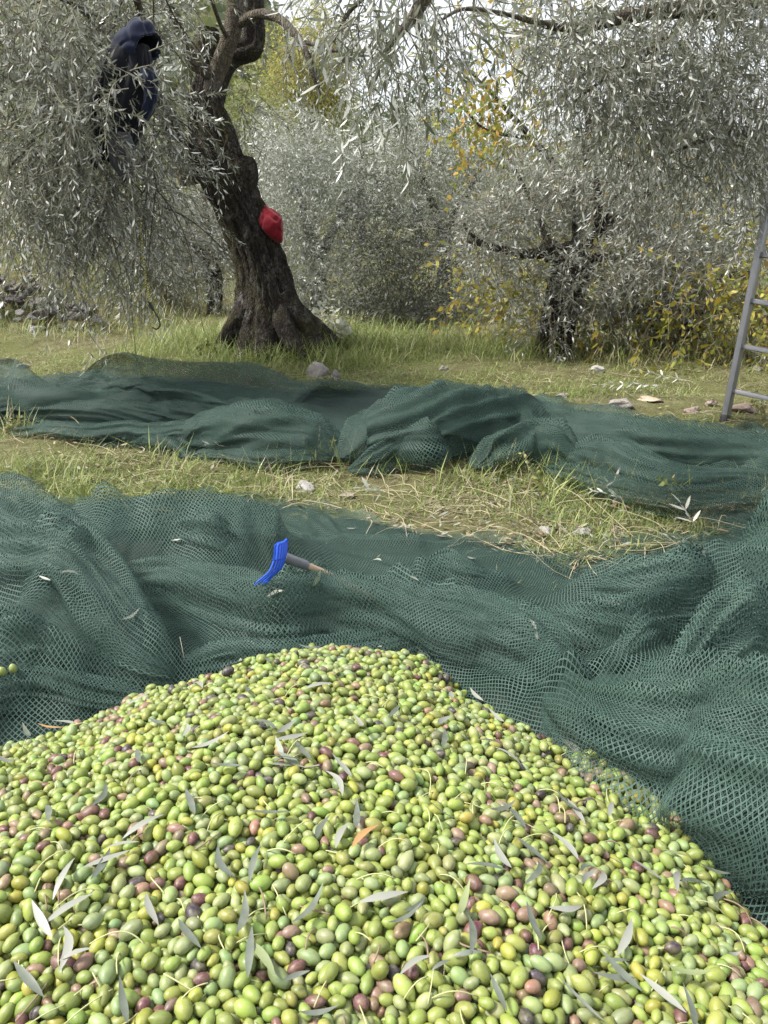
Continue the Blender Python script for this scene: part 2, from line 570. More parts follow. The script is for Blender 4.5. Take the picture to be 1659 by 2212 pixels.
def net_material(name, pitch, width, col_a, col_b, warp=0.26):
    t = NT(name)
    uv = t.coord('UV')
    sc = t.new('ShaderNodeVectorMath', operation='SCALE')
    t.l.new(uv, sc.inputs[0]); sc.inputs['Scale'].default_value = 1.0 / pitch
    nz = t.noise(uv, 0.6 / pitch, 2, 0.5, 1)
    ad = t.new('ShaderNodeVectorMath', operation='MULTIPLY_ADD')
    t.l.new(nz, ad.inputs[0]); ad.inputs[1].default_value = (warp * 2, warp * 2, 0); t.l.new(sc.outputs[0], ad.inputs[2])
    se = t.new('ShaderNodeSeparateXYZ')
    t.l.new(ad.outputs[0], se.inputs[0])
    def line(s, w):
        f = t.math('FRACT', s)
        d = t.math('ABSOLUTE', t.math('SUBTRACT', f, 0.5))
        return d, t.math('LESS_THAN', d, t.math('MULTIPLY', w, 0.5))
    wv = t.math('MULTIPLY', t.math('ADD', .55, t.math('MULTIPLY', t.noise(uv, 0.22 / pitch, 3, .6), .9)), width)
    d0, m0 = line(se.outputs[0], wv)
    d1, m1 = line(se.outputs[1], wv)
    mask = t.math('MAXIMUM', m0, m1)
    big = t.noise(uv, 2.2, 4, 0.6)
    fine = t.noise(uv, 0.35 / pitch, 3, 0.7)
    c = t.mix(t.ramp(big, [(0.3, 0.0), (0.7, 1.0)]), col_a, col_b)
    c = t.mix(t.math('MULTIPLY', fine, 0.5), c, tuple(min(1, x * 1.5 + 0.02) for x in col_b))
    hh = t.math('SUBTRACT', 1.0, t.math('MINIMUM', d0, d1))
    b = t.bsdf(c, 0.55, 0.16, t.bump(hh, 0.4, pitch * 0.5))
    tr = t.new('ShaderNodeBsdfTransparent')
    mx = t.new('ShaderNodeMixShader')
    t.l.new(mask, mx.inputs[0]); t.l.new(tr.outputs[0], mx.inputs[1]); t.l.new(b, mx.inputs[2])
    return t.done(mx.outputs[0])

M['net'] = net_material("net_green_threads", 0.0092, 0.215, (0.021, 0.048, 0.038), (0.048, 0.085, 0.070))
M['net_dense_shade'] = net_material("net_green_bunched_shade", 0.0062, 0.58, (0.003, 0.011, 0.008), (0.005, 0.017, 0.012))  # same net, threads coloured near black to paint shade into the gaps
M['net_fine'] = net_material("net_green_fine_threads", 0.0105, 0.30, (0.016, 0.039, 0.030), (0.034, 0.062, 0.050))

def crease(x, y, seed, f, stretch=2.2):
    """sharp-crested folds running in wandering directions"""
    wx = x + 0.10 * fbm(x * 1.7, y * 1.7, 0, seed + 50, 2)
    wy = y + 0.10 * fbm(x * 1.7, y * 1.7, 0, seed + 60, 2)
    an = 1.2 * fbm(x * 0.8, y * 0.8, 0, seed + 70, 2)
    u = wx * np.cos(an) + wy * np.sin(an); v = -wx * np.sin(an) + wy * np.cos(an)
    n = fbm(u * f, v * f * stretch, 0, seed, 2)
    return 1 - np.minimum(np.abs(n) * 1.7, 1)

def roll(name, line, mat, parent, seed, half_w, twist=1.5, ground=None, weave=1.0, fold=.34, ring=96, per_m=80):
    """a bunched length of net: a thick rope of folds along a ground line of (x, y, height)"""
    line = np.asarray(line, float)
    ln = float(np.sum(np.linalg.norm(np.diff(line[:, :2], axis=0), axis=1)))
    n = max(24, int(ln * per_m))
    sp = catmull(line, n)
    c = sp[:, :2]; h = np.maximum(sp[:, 2], .02)
    t = unit(np.gradient(c, axis=0)); nrm = np.stack([-t[:, 1], t[:, 0]], -1)
    arc = np.concatenate([[0], np.cumsum(np.linalg.norm(np.diff(c, axis=0), axis=1))])
    th = np.linspace(0, 2 * math.pi, ring, endpoint=False)
    TH, S = np.meshgrid(th, arc)
    ph = TH + twist * S + .5 * fbm(S * 1.1, S * 0, 0, seed + 2, 2)
    f = 1 + .20 * fbm(np.cos(TH) * 1.3, np.sin(TH) * 1.3, S * 1.8, seed, 3)
    f = f + fold * (1 - np.minimum(1.9 * np.abs(fbm(np.cos(ph) * 1.7, np.sin(ph) * 1.7, S * 1.1, seed + 11, 2)), 1)) - fold * .45
    f = f + .10 * (.4 - np.abs(fbm(np.cos(ph) * 4, np.sin(ph) * 4, S * 2.6, seed + 21, 2))) + .03 * fbm(np.cos(ph) * 9, np.sin(ph) * 9, S * 8, seed + 23, 2)
    endt = np.clip(np.minimum(arc, arc[-1] - arc) / .12, 0, 1) ** .5
    hv = (h * .56 * endt)[:, None] * f; hw = (half_w * (h / h.max()) ** .4 * (.35 + .65 * endt))[:, None] * f
    wob = .04 * fbm(arc * 2.3, arc * 0 + seed, 0, seed + 31, 2)
    X = c[:, None, :] + nrm[:, None, :] * (np.cos(TH) * hw + wob[:, None])[..., None]
    g = ground(c[:, 0], c[:, 1]) if ground is not None else np.zeros(n)
    Z = g[:, None] + (h * .46)[:, None] + np.sin(TH) * hv
    Z = np.maximum(Z, g[:, None] + .004 + .006 * np.abs(np.cos(TH)))
    V = np.concatenate([X, Z[..., None]], -1)
    d = np.linalg.norm(np.diff(V, axis=1), axis=-1).mean(0)
    uu = np.concatenate([[0], np.cumsum(d)])
    i = np.arange(n * ring).reshape(n, ring)
    # one column is doubled so that the weave does not smear across the seam (which lies on the ground)
    V = np.concatenate([np.roll(V, ring // 4, 1), np.roll(V, ring // 4, 1)[:, :1]], 1)
    uu = np.concatenate([uu, [uu[-1] + d.mean()]])
    U, W = np.meshgrid(uu * 1.2 * weave, arc * 1.38 * weave)
    a = math.radians(20 + seed * 17 % 40)
    U, W = U * np.cos(a) - W * np.sin(a), U * np.sin(a) + W * np.cos(a)
    i = np.arange(n * (ring + 1)).reshape(n, ring + 1)
    F = np.stack([i[:-1, :-1], i[1:, :-1], i[1:, 1:], i[:-1, 1:]], -1).reshape(-1, 4)
    return link(name, mesh_np(name, V.reshape(-1, 3), [F], True, uv=np.stack([U, W], -1).reshape(-1, 2)), mat, parent)

def px_ground_line(pts, ground=None):
    out = []
    for px, py, h in pts:
        q = PZ(px, py, h) if ground is None else ground_lift(px, py, h)
        out.append((q[0], q[1], h))
    return out

def net_front():
    T = ridge_field(_gx, _gy, RIDGES_A)
    outm = sstep(0.0, 0.16, -PILE_SD)
    bk = np.array([PZ(px, py, 0.02)[:2] for px, py in BACK_A])
    xs = np.linspace(-2.2, 2.2, 241)
    yb = np.interp(xs, bk[:, 0], bk[:, 1])
    yb = np.convolve(np.pad(yb, 5, 'edge'), np.ones(11) / 11, 'valid')
    nv = 121
    tt = np.linspace(0, 1, nv)
    out = []
    for layer, (lift, seed, ex) in enumerate([(1.0, 3, 1.15), (0.40, 8, 1.05)]):
        rng = np.random.default_rng(seed)
        cr = (0.075 * crease(_gx, _gy, seed, 1.5, 2.6) ** 3 + 0.014 * crease(_gx, _gy, seed + 5, 4.0, 3.0) ** 3) * (1 - .7 * layer)
        calm = 1 - 0.25 * np.exp(-((_gx - 0.25) / 0.55) ** 2 - ((_gy - 2.45) / 0.3) ** 2)       # the flat stretch in the middle
        H = Field((T * lift * .86 + cr * calm * (0.5 + np.minimum(T * 3, .8))) * outm + 0.010 - 0.007 * layer, GX0, GY0, GS)
        Xg = np.repeat(xs[None, :], nv, 0)
        Yg = 0.66 + tt[:, None] * (yb[None, :] + 0.10 - layer * 0.06 - 0.66)
        Xg = Xg + 0.05 * fbm(Xg * 2.2, Yg * 2.2, 0, seed, 3)
        om = sstep(0.0, 0.1, -pile_sd(Xg, Yg))
        Z = H(Xg, Yg) + om * (0.006 + 0.012 * (1 - layer) * crease(Xg, Yg, seed + 9, 2.0))
        X = np.stack([Xg, Yg, Z], -1)
        ru = (xs[1] - xs[0]) * ex
        rv = (2.75 - 0.66) / (nv - 1) * ex
        pin = pile_sd(Xg, Yg) > 0.05
        pin[0, :] = True; pin[:, 0] = True; pin[:, -1] = True; pin[-1, ::7] = True
        X = relax_cloth(X, ru, rv, H, 70, pin, 0.0012, 0.6, 0.10, rng)
        X = upsample(X)
        pin2 = pile_sd(X[..., 0], X[..., 1]) > 0.05
        pin2[0, :] = True; pin2[:, 0] = True; pin2[:, -1] = True
        X = relax_cloth(X, ru / 2, rv / 2, H, 20, pin2, 0.0006, 0.5, 0.1, rng)
        X = smooth_grid(X, 3)
        out.append((X, ru / 2, rv / 2))
    e = empty("harvest_net", (0, 2.2, 0), "crumpled green harvest net heaped around the olive pile in the foreground", "net")
    X, a, b = out[0]
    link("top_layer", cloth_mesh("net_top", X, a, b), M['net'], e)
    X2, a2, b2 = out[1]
    link("folded_shade_layer", cloth_mesh("net_under", X2, a2, b2), M['net_dense_shade'], e)  # under layer, its darker colour stands in for shade below the top layer
    rolls = [
        (.135, 1.6, [(-260, 1035, .38), (-60, 1062, .40), (70, 1100, .39), (150, 1145, .35), (225, 1200, .30), (290, 1285, .22), (345, 1360, .15), (395, 1412, .08)]),
        (.085, -1.2, [(230, 1235, .13), (340, 1222, .19), (470, 1245, .21), (580, 1262, .22), (700, 1238, .22), (820, 1246, .22), (950, 1272, .21), (1080, 1300, .20), (1170, 1345, .20), (1225, 1405, .17)]),
        (.050, 2.0, [(380, 1418, .07), (470, 1398, .09), (600, 1388, .10), (720, 1376, .10), (850, 1366, .09), (930, 1372, .06)]),
        (.125, .9, [(1215, 1440, .16), (1300, 1462, .26), (1400, 1455, .33), (1550, 1452, .37), (1700, 1462, .42), (1950, 1500, .45)]),
        (.075, -1.6, [(1270, 1245, .10), (1340, 1222, .18), (1420, 1200, .24), (1500, 1180, .28), (1548, 1200, .22)]),
        (.080, 1.3, [(1560, 1210, .22), (1605, 1150, .31), (1645, 1115, .38), (1740, 1108, .42), (1900, 1120, .42)]),
        (.075, 1.8, [(1420, 1430, .16), (1470, 1370, .24), (1530, 1300, .30), (1600, 1268, .33), (1720, 1262, .35)]),
        (.050, -2.2, [(1130, 1305, .12), (1250, 1318, .17), (1360, 1290, .20), (1470, 1245, .22), (1520, 1240, .18)]),
        (.045, 2.4, [(1290, 1420, .13), (1340, 1365, .19), (1410, 1340, .21), (1450, 1345, .16)]),
        (.060, 1.4, [(-120, 1330, .20), (20, 1335, .23), (110, 1362, .19), (190, 1425, .12), (230, 1470, .06)]),
        (.050, -1.4, [(-100, 1520, .10), (40, 1455, .12), (150, 1442, .11), (270, 1460, .08), (360, 1475, .05)]),
        (.050, 1.9, [(330, 1140, .15), (400, 1118, .22), (450, 1108, .25), (500, 1130, .21), (530, 1170, .12)]),
        (.035, 2.2, [(890, 1225, .07), (950, 1200, .12), (1010, 1218, .11), (1100, 1240, .06)]),
    ]
    for k, (hw, tw, pts) in enumerate(rolls):
        roll("bunched_fold", px_ground_line(pts), M['net'], e, 900 + k, hw, tw, weave=1.32 if k == 3 else 1.0)
    return e, X
net_a, NET_A = net_front()

FRONT_B = [(-700, 870), (-300, 880), (0, 893), (60, 925), (200, 945), (400, 965), (560, 985), (700, 988), (860, 1008), (1000, 1005), (1160, 1000), (1250, 1022), (1330, 1050), (1450, 1070), (1659, 1078), (1900, 1085), (2200, 1090)]
BACK_B = [(-700, 830), (-300, 825), (0, 822), (180, 806), (430, 812), (600, 836), (700, 832), (860, 822), (1000, 826), (1130, 842), (1300, 885), (1500, 918), (1659, 948), (1900, 985), (2200, 1020)]
RIDGES_B = [
    (0.28, [(-500, 840, .16), (0, 845, .14), (200, 815, .17), (420, 822, .15), (600, 845, .15)]),
    (0.16, [(0, 880, .10), (120, 858, .12), (400, 862, .12), (600, 880, .12)]),
    (0.10, [(60, 915, .07), (250, 912, .12), (420, 905, .15)]),
    (0.20, [(420, 905, .18), (500, 878, .25), (600, 880, .26), (690, 905, .24), (710, 940, .18)]),
    (0.13, [(440, 950, .1), (560, 960, .11), (680, 965, .11)]),
    (0.24, [(730, 925, .2), (830, 865, .32), (900, 842, .36), (1000, 835, .38), (1110, 845, .34)]),
    (0.12, [(760, 990, .08), (850, 930, .22), (940, 905, .28)]),
    (0.12, [(1020, 980, .10), (1080, 920, .24), (1150, 905, .27), (1210, 915, .24), (1250, 960, .18)]),
    (0.18, [(1130, 862, .26), (1280, 895, .24), (1400, 915, .22), (1600, 945, .2), (1900, 985, .2)]),
    (0.11, [(1240, 930, .22), (1350, 950, .2), (1420, 1000, .16), (1520, 1010, .14)]),
    (0.12, [(1200, 985, .10), (1330, 1030, .11), (1450, 1050, .12), (1660, 1050, .14), (1900, 1060, .14)]),
]
def net_back():
    gx, gy = np.meshgrid(np.arange(-5.2, 4.4, 0.02), np.arange(2.6, 8.2, 0.02))
    base = G(gx, gy)
    # crest heights are above the local ground, which is nearly level here
    acc = np.zeros(gx.shape)
    for w, pts in RIDGES_B:
        wp = []
        for (px, py, h) in pts:
            q = ground_lift(px, py, h)
            wp.append((q[0], q[1], h))
        d, par = poly_dist(gx, gy, wp)
        i = np.clip(par.astype(int), 0, len(wp) - 2)
        hs = np.array([p[2] for p in wp])
        h = hs[i] + (hs[i + 1] - hs[i]) * (par - i)
        acc += (h * np.exp(-(d / w) ** 2)) ** 4
    T = acc ** 0.25
    T = T * .92 + (0.085 * crease(gx * .4, gy * 1.5, 23, 1.7, 2.5) ** 2.5 + .012 * crease(gx * .7, gy * 1.2, 27, 3.5) ** 2) * np.minimum(T * 6, 1)
    fr = np.array([ground_point(px, py)[:2] for px, py in FRONT_B])
    bk = np.array([ground_lift(px, py, 0.06)[:2] for px, py in BACK_B])
    T = T * sstep(-.02, .20, gy - np.interp(gx, fr[:, 0], fr[:, 1]))
    xs = np.linspace(-4.2, 3.6, 241)
    yf = np.interp(xs, fr[:, 0], fr[:, 1]); yb = np.interp(xs, bk[:, 0], bk[:, 1])
    k = np.ones(9) / 9
    yf = np.convolve(np.pad(yf, 4, 'edge'), k, 'valid'); yb = np.convolve(np.pad(yb, 4, 'edge'), k, 'valid')
    nv = 71
    tt = np.linspace(0, 1, nv)
    e = empty("harvest_net", (0, 5.0, 0.1), "long flattened green harvest net lying across the grass in front of the leaning tree", "net")
    for layer, (lift, seed, ex) in enumerate([(1.0, 13, 1.17), (0.45, 18, 1.05)]):
        rng = np.random.default_rng(seed)
        Xg = np.repeat(xs[None, :], nv, 0)
        Yg = yf[None, :] + tt[:, None] * (yb - yf)[None, :]
        Xg = Xg + 0.10 * fbm(Xg * 1.2, Yg * 1.6, 0, seed, 3)
        Yg = Yg + 0.06 * fbm(Xg * 1.1, Yg * 1.6, 0, seed + 3, 3)
        Hl = Field(base + T * lift + 0.02 - 0.006 * layer, -5.2, 2.6, 0.02)
        Z = Hl(Xg, Yg) + 0.004 + 0.03 * (1 - layer) * crease(Xg * .4, Yg * 1.6, seed + 4, 2.2)
        X = np.stack([Xg, Yg, Z], -1)
        ru = (xs[1] - xs[0]) * ex * 0.97
        rv = float(np.max(yb - yf)) / (nv - 1) * ex
        pin = np.zeros(Xg.shape, bool)
        pin[:, 0] = True; pin[:, -1] = True; pin[0, ::5] = True; pin[-1, ::5] = True
        X = relax_cloth(X, ru, rv, Hl, 55, pin, 0.0012, 0.25, 0.12, rng)
        X = upsample(X)
        pin = np.zeros(X.shape[:2], bool)
        X = relax_cloth(X, ru / 2, rv / 2, Hl, 14, pin, 0.0006, 0.3, 0.1, rng)
        X = smooth_grid(X, 1)
        link("top_layer" if layer == 0 else "folded_shade_layer", cloth_mesh("net_far", X, ru / 2, rv / 2), M['net_fine' if layer == 0 else 'net_dense_shade'], e)
    for k, (hw, tw, pts) in enumerate([
        (.17, .8, [(-500, 850, .14), (-150, 850, .15), (60, 848, .15), (200, 822, .17), (330, 826, .16), (440, 832, .14), (600, 855, .12)]),
        (.11, -.9, [(-100, 888, .08), (60, 872, .11), (200, 868, .13), (400, 872, .13), (560, 886, .11)]),
        (.09, 1.2, [(40, 915, .06), (160, 912, .10), (300, 915, .12), (420, 912, .13), (520, 930, .10)]),
        (.15, 1.0, [(400, 930, .10), (440, 895, .20), (520, 880, .25), (610, 884, .26), (690, 910, .22), (720, 960, .12)]),
        (.09, -1.3, [(430, 960, .07), (540, 968, .10), (640, 972, .11), (720, 975, .09)]),
        (.17, .9, [(720, 960, .12), (770, 900, .24), (840, 866, .31), (920, 846, .36), (1010, 838, .37), (1100, 848, .33), (1150, 870, .24)]),
        (.10, -1.5, [(750, 1000, .05), (800, 965, .14), (860, 930, .22), (930, 912, .26), (960, 930, .18)]),
        (.11, 1.4, [(1010, 990, .07), (1050, 945, .18), (1100, 918, .25), (1160, 908, .27), (1215, 922, .24), (1255, 968, .15)]),
        (.13, .9, [(1120, 872, .22), (1200, 885, .24), (1300, 905, .23), (1420, 925, .22), (1600, 952, .2), (1900, 992, .2)]),
        (.09, -1.1, [(1230, 935, .20), (1330, 950, .20), (1410, 990, .17), (1500, 1015, .14), (1650, 1015, .13), (1900, 1030, .12)]),
        (.10, 1.3, [(1190, 995, .06), (1270, 1020, .10), (1360, 1042, .12), (1470, 1056, .13), (1660, 1056, .14), (1900, 1065, .14)])]):
        roll("bunched_fold", px_ground_line(pts, G), M['net_fine'], e, 950 + k, hw, tw, G, ring=64, per_m=45)
    return e, fr, bk

net_b, FRB, BKB = net_back()

# ------------------------------------------------------------------ the olive heap
def pack_olives():
    rng = np.random.default_rng(77)
    TH = 0.042                                   # depth of the packed skin of the heap
    n0 = 28500
    x = rng.uniform(-1.06, 0.80, n0); y = rng.uniform(0.30, 1.92, n0)
    sd = pile_sd(x, y)
    top = pile_top(x, y)
    lowest = np.maximum(top - TH, 0.006)
    z = lowest + rng.random(n0) * (top - lowest) * 1.35 + 0.008
    ok = sd > -0.004
    px, py, dep = project(np.stack([x, y, z], -1))
    ok &= (px > -200) & (px < 1850) & (py < 2480)
    C = np.stack([x, y, z], -1)[ok]
    share = 0.0417 / 0.0567                       # thin rim holds fewer
    C = C[rng.random(len(C)) < np.clip((top - lowest)[ok] / TH, .25, 1) * 0.86]
    n = len(C)
    ax = unit(rng.normal(size=(n, 3)) * np.array([1, 1, 0.6]))
    b = rng.normal(0.0087, 0.0013, n).clip(0.0056, 0.0115)        # half width
    a = b * rng.normal(1.44, 0.12, n).clip(1.12, 1.78)              # half length
    off = (a - 0.72 * b)
    its = 60
    for it in range(its):
        if it % 10 == 0:
            kd = kdtree.KDTree(n)
            for i in range(n): kd.insert(C[i], i)
            kd.balance()
            I, J = [], []
            for i in range(n):
                for (_, j, _) in kd.find_range(C[i], 0.027):
                    if j > i: I.append(i); J.append(j)
            I, J = np.array(I), np.array(J)
        dC = np.zeros_like(C); dA = np.zeros_like(C); cnt = np.full(n, 1e-6)
        for si in (-1, 0, 1):
            for sj in (-1, 0, 1):
                d = (C[J] - C[I]) + ax[J] * (sj * off[J])[:, None] - ax[I] * (si * off[I])[:, None]
                rr = b[I] * (0.72 if si else 1.0) + b[J] * (0.72 if sj else 1.0)
                L2 = np.einsum('ij,ij->i', d, d)
                m = np.where(L2 < rr * rr)[0]
                if not len(m): continue
                L = np.sqrt(L2[m]) + 1e-9
                c = d[m] * ((rr[m] - L) / L * 0.5)[:, None]
                im, jm = I[m], J[m]
                for q in range(3):
                    dC[:, q] += np.bincount(jm, c[:, q], n) - np.bincount(im, c[:, q], n)
                    if si: dA[:, q] -= si * np.bincount(im, c[:, q], n)
                    if sj: dA[:, q] += sj * np.bincount(jm, c[:, q], n)
                cnt += np.bincount(im, minlength=n) + np.bincount(jm, minlength=n)
        k = np.minimum(1.0, 1.7 / np.maximum(cnt, 1))[:, None]
        C += np.clip(dC * k, -.004, .004)
        ax = unit(ax + np.clip(dA * k / np.maximum(off, 0.003)[:, None] * 0.6, -.4, .4))
        C[:, 2] -= 0.0010 if it < its - 14 else 0.0002
        C[:, 2] = np.maximum(C[:, 2], np.maximum(pile_top(C[:, 0], C[:, 1]) - TH, 0.004) + b * 0.9)
        C[:, 2] = np.minimum(C[:, 2], pile_top(C[:, 0], C[:, 1]) + 0.016)
    return C, ax, a, b

OC, OA, OL, OB = pack_olives()
NOL = len(OC)

# olive shapes: a body of revolution with a small pointed tip
def olive_profile(nseg, nring, tip, fat):
    th = np.linspace(0, math.pi, nring)
    z = np.cos(th)
    r = np.sin(th) ** (1.0 + 0.12 * tip)
    z = z + 0.10 * tip * np.exp(-(th / 0.35) ** 2)
    r = r * (1 + 0.07 * fat * np.cos(th))
    V = [(0, 0, z[0])]
    for k in range(1, nring - 1):
        for s in range(nseg):
            an = 2 * math.pi * (s + 0.5 * (k % 2)) / nseg
            V.append((r[k] * math.cos(an), r[k] * math.sin(an), z[k]))
    V.append((0, 0, z[-1] + 0.03))
    tri, quad = [], []
    idx = lambda k, s: 1 + (k - 1) * nseg + s % nseg
    for s in range(nseg):
        tri.append((0, idx(1, s), idx(1, s + 1)))
        tri.append((len(V) - 1, idx(nring - 2, s + 1), idx(nring - 2, s)))
    for k in range(1, nring - 2):
        for s in range(nseg):
            o = 0 if k % 2 == 1 else 0
            quad.append((idx(k, s), idx(k + 1, s), idx(k + 1, s + 1), idx(k, s + 1)))
    return np.array(V, float), np.array(tri), np.array(quad)

def place(x, y):
    col = ['left edge', 'left', 'left of centre', 'middle', 'right of centre', 'right', 'right edge'][int(min(max(x, 0) / 1659 * 7, 6))]
    row = 'top band' if y < 1600 else 'upper band' if y < 1780 else 'middle band' if y < 1920 else 'lower band' if y < 2030 else 'second lowest band' if y < 2120 else 'lowest band'
    return f"{row}, {col},"

CLASSES = ['green', 'pale', 'yellow', 'blush', 'red', 'black']
def olive_colour(kind, rng):
    base = {'green': (0.192, 0.245, 0.050), 'pale': (0.195, 0.250, 0.100), 'yellow': (0.245, 0.255, 0.036),
            'blush': (0.200, 0.120, 0.090), 'red': (0.105, 0.028, 0.045), 'black': (0.036, 0.023, 0.044)}[kind]
    j = rng.normal(0.90, 0.13)
    return tuple(max(0.008, c * j * rng.normal(1, 0.07)) for c in base)

def olive_material(name, per_object):
    t = NT(name)
    if per_object:
        info = t.new('ShaderNodeObjectInfo')
        col, rnd = info.outputs['Color'], info.outputs['Random']
        loc = t.coord('Object')
        sc = t.new('ShaderNodeVectorMath', operation='SCALE')
        t.l.new(loc, sc.inputs[0]); sc.inputs['Scale'].default_value = 1.0
        loc = sc.outputs[0]
    else:
        col, rnd = t.attr("col"), t.attr("rnd", 'Fac')
        loc = t.attr("loc", 'Vector')
    off = t.new('ShaderNodeCombineXYZ')
    t.put(off.inputs[0], t.math('MULTIPLY', rnd, 47.0)); t.put(off.inputs[1], t.math('MULTIPLY', rnd, 91.0)); t.put(off.inputs[2], t.math('MULTIPLY', rnd, 13.0))
    ad = t.new('ShaderNodeVectorMath', operation='ADD')
    t.l.new(loc, ad.inputs[0]); t.l.new(off.outputs[0], ad.inputs[1])
    v = ad.outputs[0]
    patch = t.ramp(t.noise(v, 0.9, 3), [(0.35, 0.0), (0.7, 1.0)])
    c = t.mix(t.math('MULTIPLY', patch, 0.35), col, t.mix(0.6, col, (0.33, 0.31, 0.06)))
    bloom = t.ramp(t.noise(v, 1.6, 5, 0.7), [(0.45, 0.0), (0.75, 1.0)])
    c = t.mix(t.math('MULTIPLY', bloom, 0.17), c, (0.42, 0.46, 0.36))
    speck = t.ramp(t.noise(v, 14, 2, 0.5), [(0.66, 0.0), (0.72, 1.0)])
    c = t.mix(t.math('MULTIPLY', speck, 0.40), c, (0.46, 0.50, 0.28))
    spot = t.ramp(t.noise(v, 2.3, 2, 0.5), [(0.70, 0.0), (0.74, 1.0)])
    c = t.mix(t.math('MULTIPLY', spot, 0.5), c, (0.10, 0.07, 0.03))
    se = t.new('ShaderNodeSeparateXYZ')
    t.l.new(loc, se.inputs[0])
    scar = t.math('LESS_THAN', se.outputs[2], -0.955)
    c = t.mix(t.math('MULTIPLY', scar, 0.7), c, (0.16, 0.13, 0.07))
    rg = t.math('ADD', 0.42, t.math('MULTIPLY', bloom, 0.25))
    return t.done(t.bsdf(c, rg, 0.45, None, Subsurface_Weight=0.0, Coat_Weight=0.0))
M['olive_one'] = olive_material("olive_skin", True)
M['olive_many'] = olive_material("olive_skin_heap", False)

def rot_from_axis(A, rng):
    """frames whose third column is the axis"""
    n = len(A)
    r = unit(rng.normal(size=(n, 3)))
    X = unit(np.cross(A, r)); Y = np.cross(A, X)
    return np.stack([X, Y, A], -1)

def build_olives():
    rng = np.random.default_rng(5)
    shapes = [olive_profile(12, 9, tip, fat) for tip, fat in ((0.8, 0.5), (1.6, -0.3), (0.1, 0.8))]
    kinds = rng.choice(len(CLASSES), NOL, p=[0.55, 0.28, 0.065, 0.05, 0.035, 0.02])
    # ripening runs in loose drifts over the heap
    drift = fbm(OC[:, 0] * 3, OC[:, 1] * 3, 0, 71, 3)
    kinds = np.where((drift > 0.5) & (rng.random(NOL) < 0.05), 3, kinds)
    kinds = np.where((drift > 0.5) & (rng.random(NOL) < 0.03), 4, kinds)
    cols = np.array([olive_colour(CLASSES[k], rng) for k in kinds])
    R = rot_from_axis(OA, rng)
    px, py, dep = project(OC)
    # how much of each olive the picture shows
    buf = np.full((1106, 830), -1, np.int32)
    for i in np.argsort(-dep):
        if not (-40 < px[i] < 1700 and py[i] < 2250): continue
        r = FPX * 1.1 * OB[i] / dep[i] / 2
        cx, cyy = px[i] / 2, py[i] / 2
        x0, x1, y0, y1 = int(max(cx - r, 0)), int(min(cx + r + 1, 830)), int(max(cyy - r, 0)), int(min(cyy + r + 1, 1106))
        if x0 >= x1 or y0 >= y1: continue
        yy, xx = np.ogrid[y0:y1, x0:x1]
        buf[y0:y1, x0:x1][(xx - cx) ** 2 + (yy - cyy) ** 2 < r * r] = i
    seen = np.bincount(buf[buf >= 0], minlength=NOL)
    order = [int(i) for i in np.argsort(-seen)[:300]]
    single = set(order)
    # singles share three meshes
    me = []
    for V, T, Q in shapes:
        m = mesh_np("olive", V, [T, Q], True)
        m.materials.append(M['olive_one'])
        me.append(m)
    words = {'green': 'fresh green', 'pale': 'pale blue-green', 'yellow': 'yellowish green', 'blush': 'brown-blushed', 'red': 'wine-red', 'black': 'purple-black'}
    ordn = ['first', 'second', 'third', 'fourth', 'fifth', 'sixth', 'seventh', 'eighth', 'ninth', 'tenth', 'eleventh', 'twelfth', 'thirteenth', 'fourteenth', 'fifteenth', 'sixteenth', 'seventeenth', 'eighteenth', 'nineteenth', 'twentieth']
    rank = {}
    for k in (3, 4, 5):
        ids = sorted([i for i in order if kinds[i] == k], key=lambda i: px[i])
        for r, i in enumerate(ids): rank[i] = r
    for i in order:
        k = CLASSES[kinds[i]]
        o = bpy.data.objects.new("olive", me[i % 3])
        COL.objects.link(o)
        Mx = np.eye(4)
        Mx[:3, :3] = R[i] @ np.diag([OB[i], OB[i], OL[i]])
        Mx[:3, 3] = OC[i]
        o.matrix_world = Matrix(Mx.tolist())
        o.color = rgba(cols[i])
        if i in rank and rank[i] < len(ordn):
            lab = f"{words[k]} olive at the near foot of the heap, {ordn[rank[i]]} of its colour from the left"
        else:
            lab = f"{words[k]} olive in the {place(px[i], py[i])} of the heap's nearest slope"
        tag(o, lab, "olive", f"{words[k]} olives nearest the camera")
    # the rest of the heap is one mass
    rest = np.array([i for i in range(NOL) if i not in single])
    Vs, Ts, Qs, cs, rs, ls = [], [], [], [], [], []
    base = 0
    for s in range(3):
        ids = rest[rest % 3 == s]
        V, T, Q = shapes[s]
        S = np.stack([OB[ids], OB[ids], OL[ids]], -1)
        loc = np.repeat(V[None], len(ids), 0)
        W = np.einsum('nij,nvj->nvi', R[ids], loc * S[:, None, :]) + OC[ids][:, None, :]
        nvert = len(V)
        offs = base + np.arange(len(ids)) * nvert
        Vs.append(W.reshape(-1, 3)); ls.append(loc.reshape(-1, 3))
        Ts.append((T[None] + offs[:, None, None]).reshape(-1, 3)); Qs.append((Q[None] + offs[:, None, None]).reshape(-1, 4))
        cs.append(np.repeat(np.concatenate([cols[ids], np.ones((len(ids), 1))], 1), nvert, 0))
        rs.append(np.repeat(rng.random(len(ids)), nvert))
        base += len(ids) * nvert
    m = mesh_np("olive_heap", np.concatenate(Vs), [np.concatenate(Ts), np.concatenate(Qs)], True,
                attrs={"col": np.concatenate(cs), "rnd": np.concatenate(rs), "loc": np.concatenate(ls)})
    o = link("olive_heap", m, M['olive_many'])
    tag(o, "big heap of mixed green and purple olives filling the foreground", "olives", None, 'stuff')
build_olives()

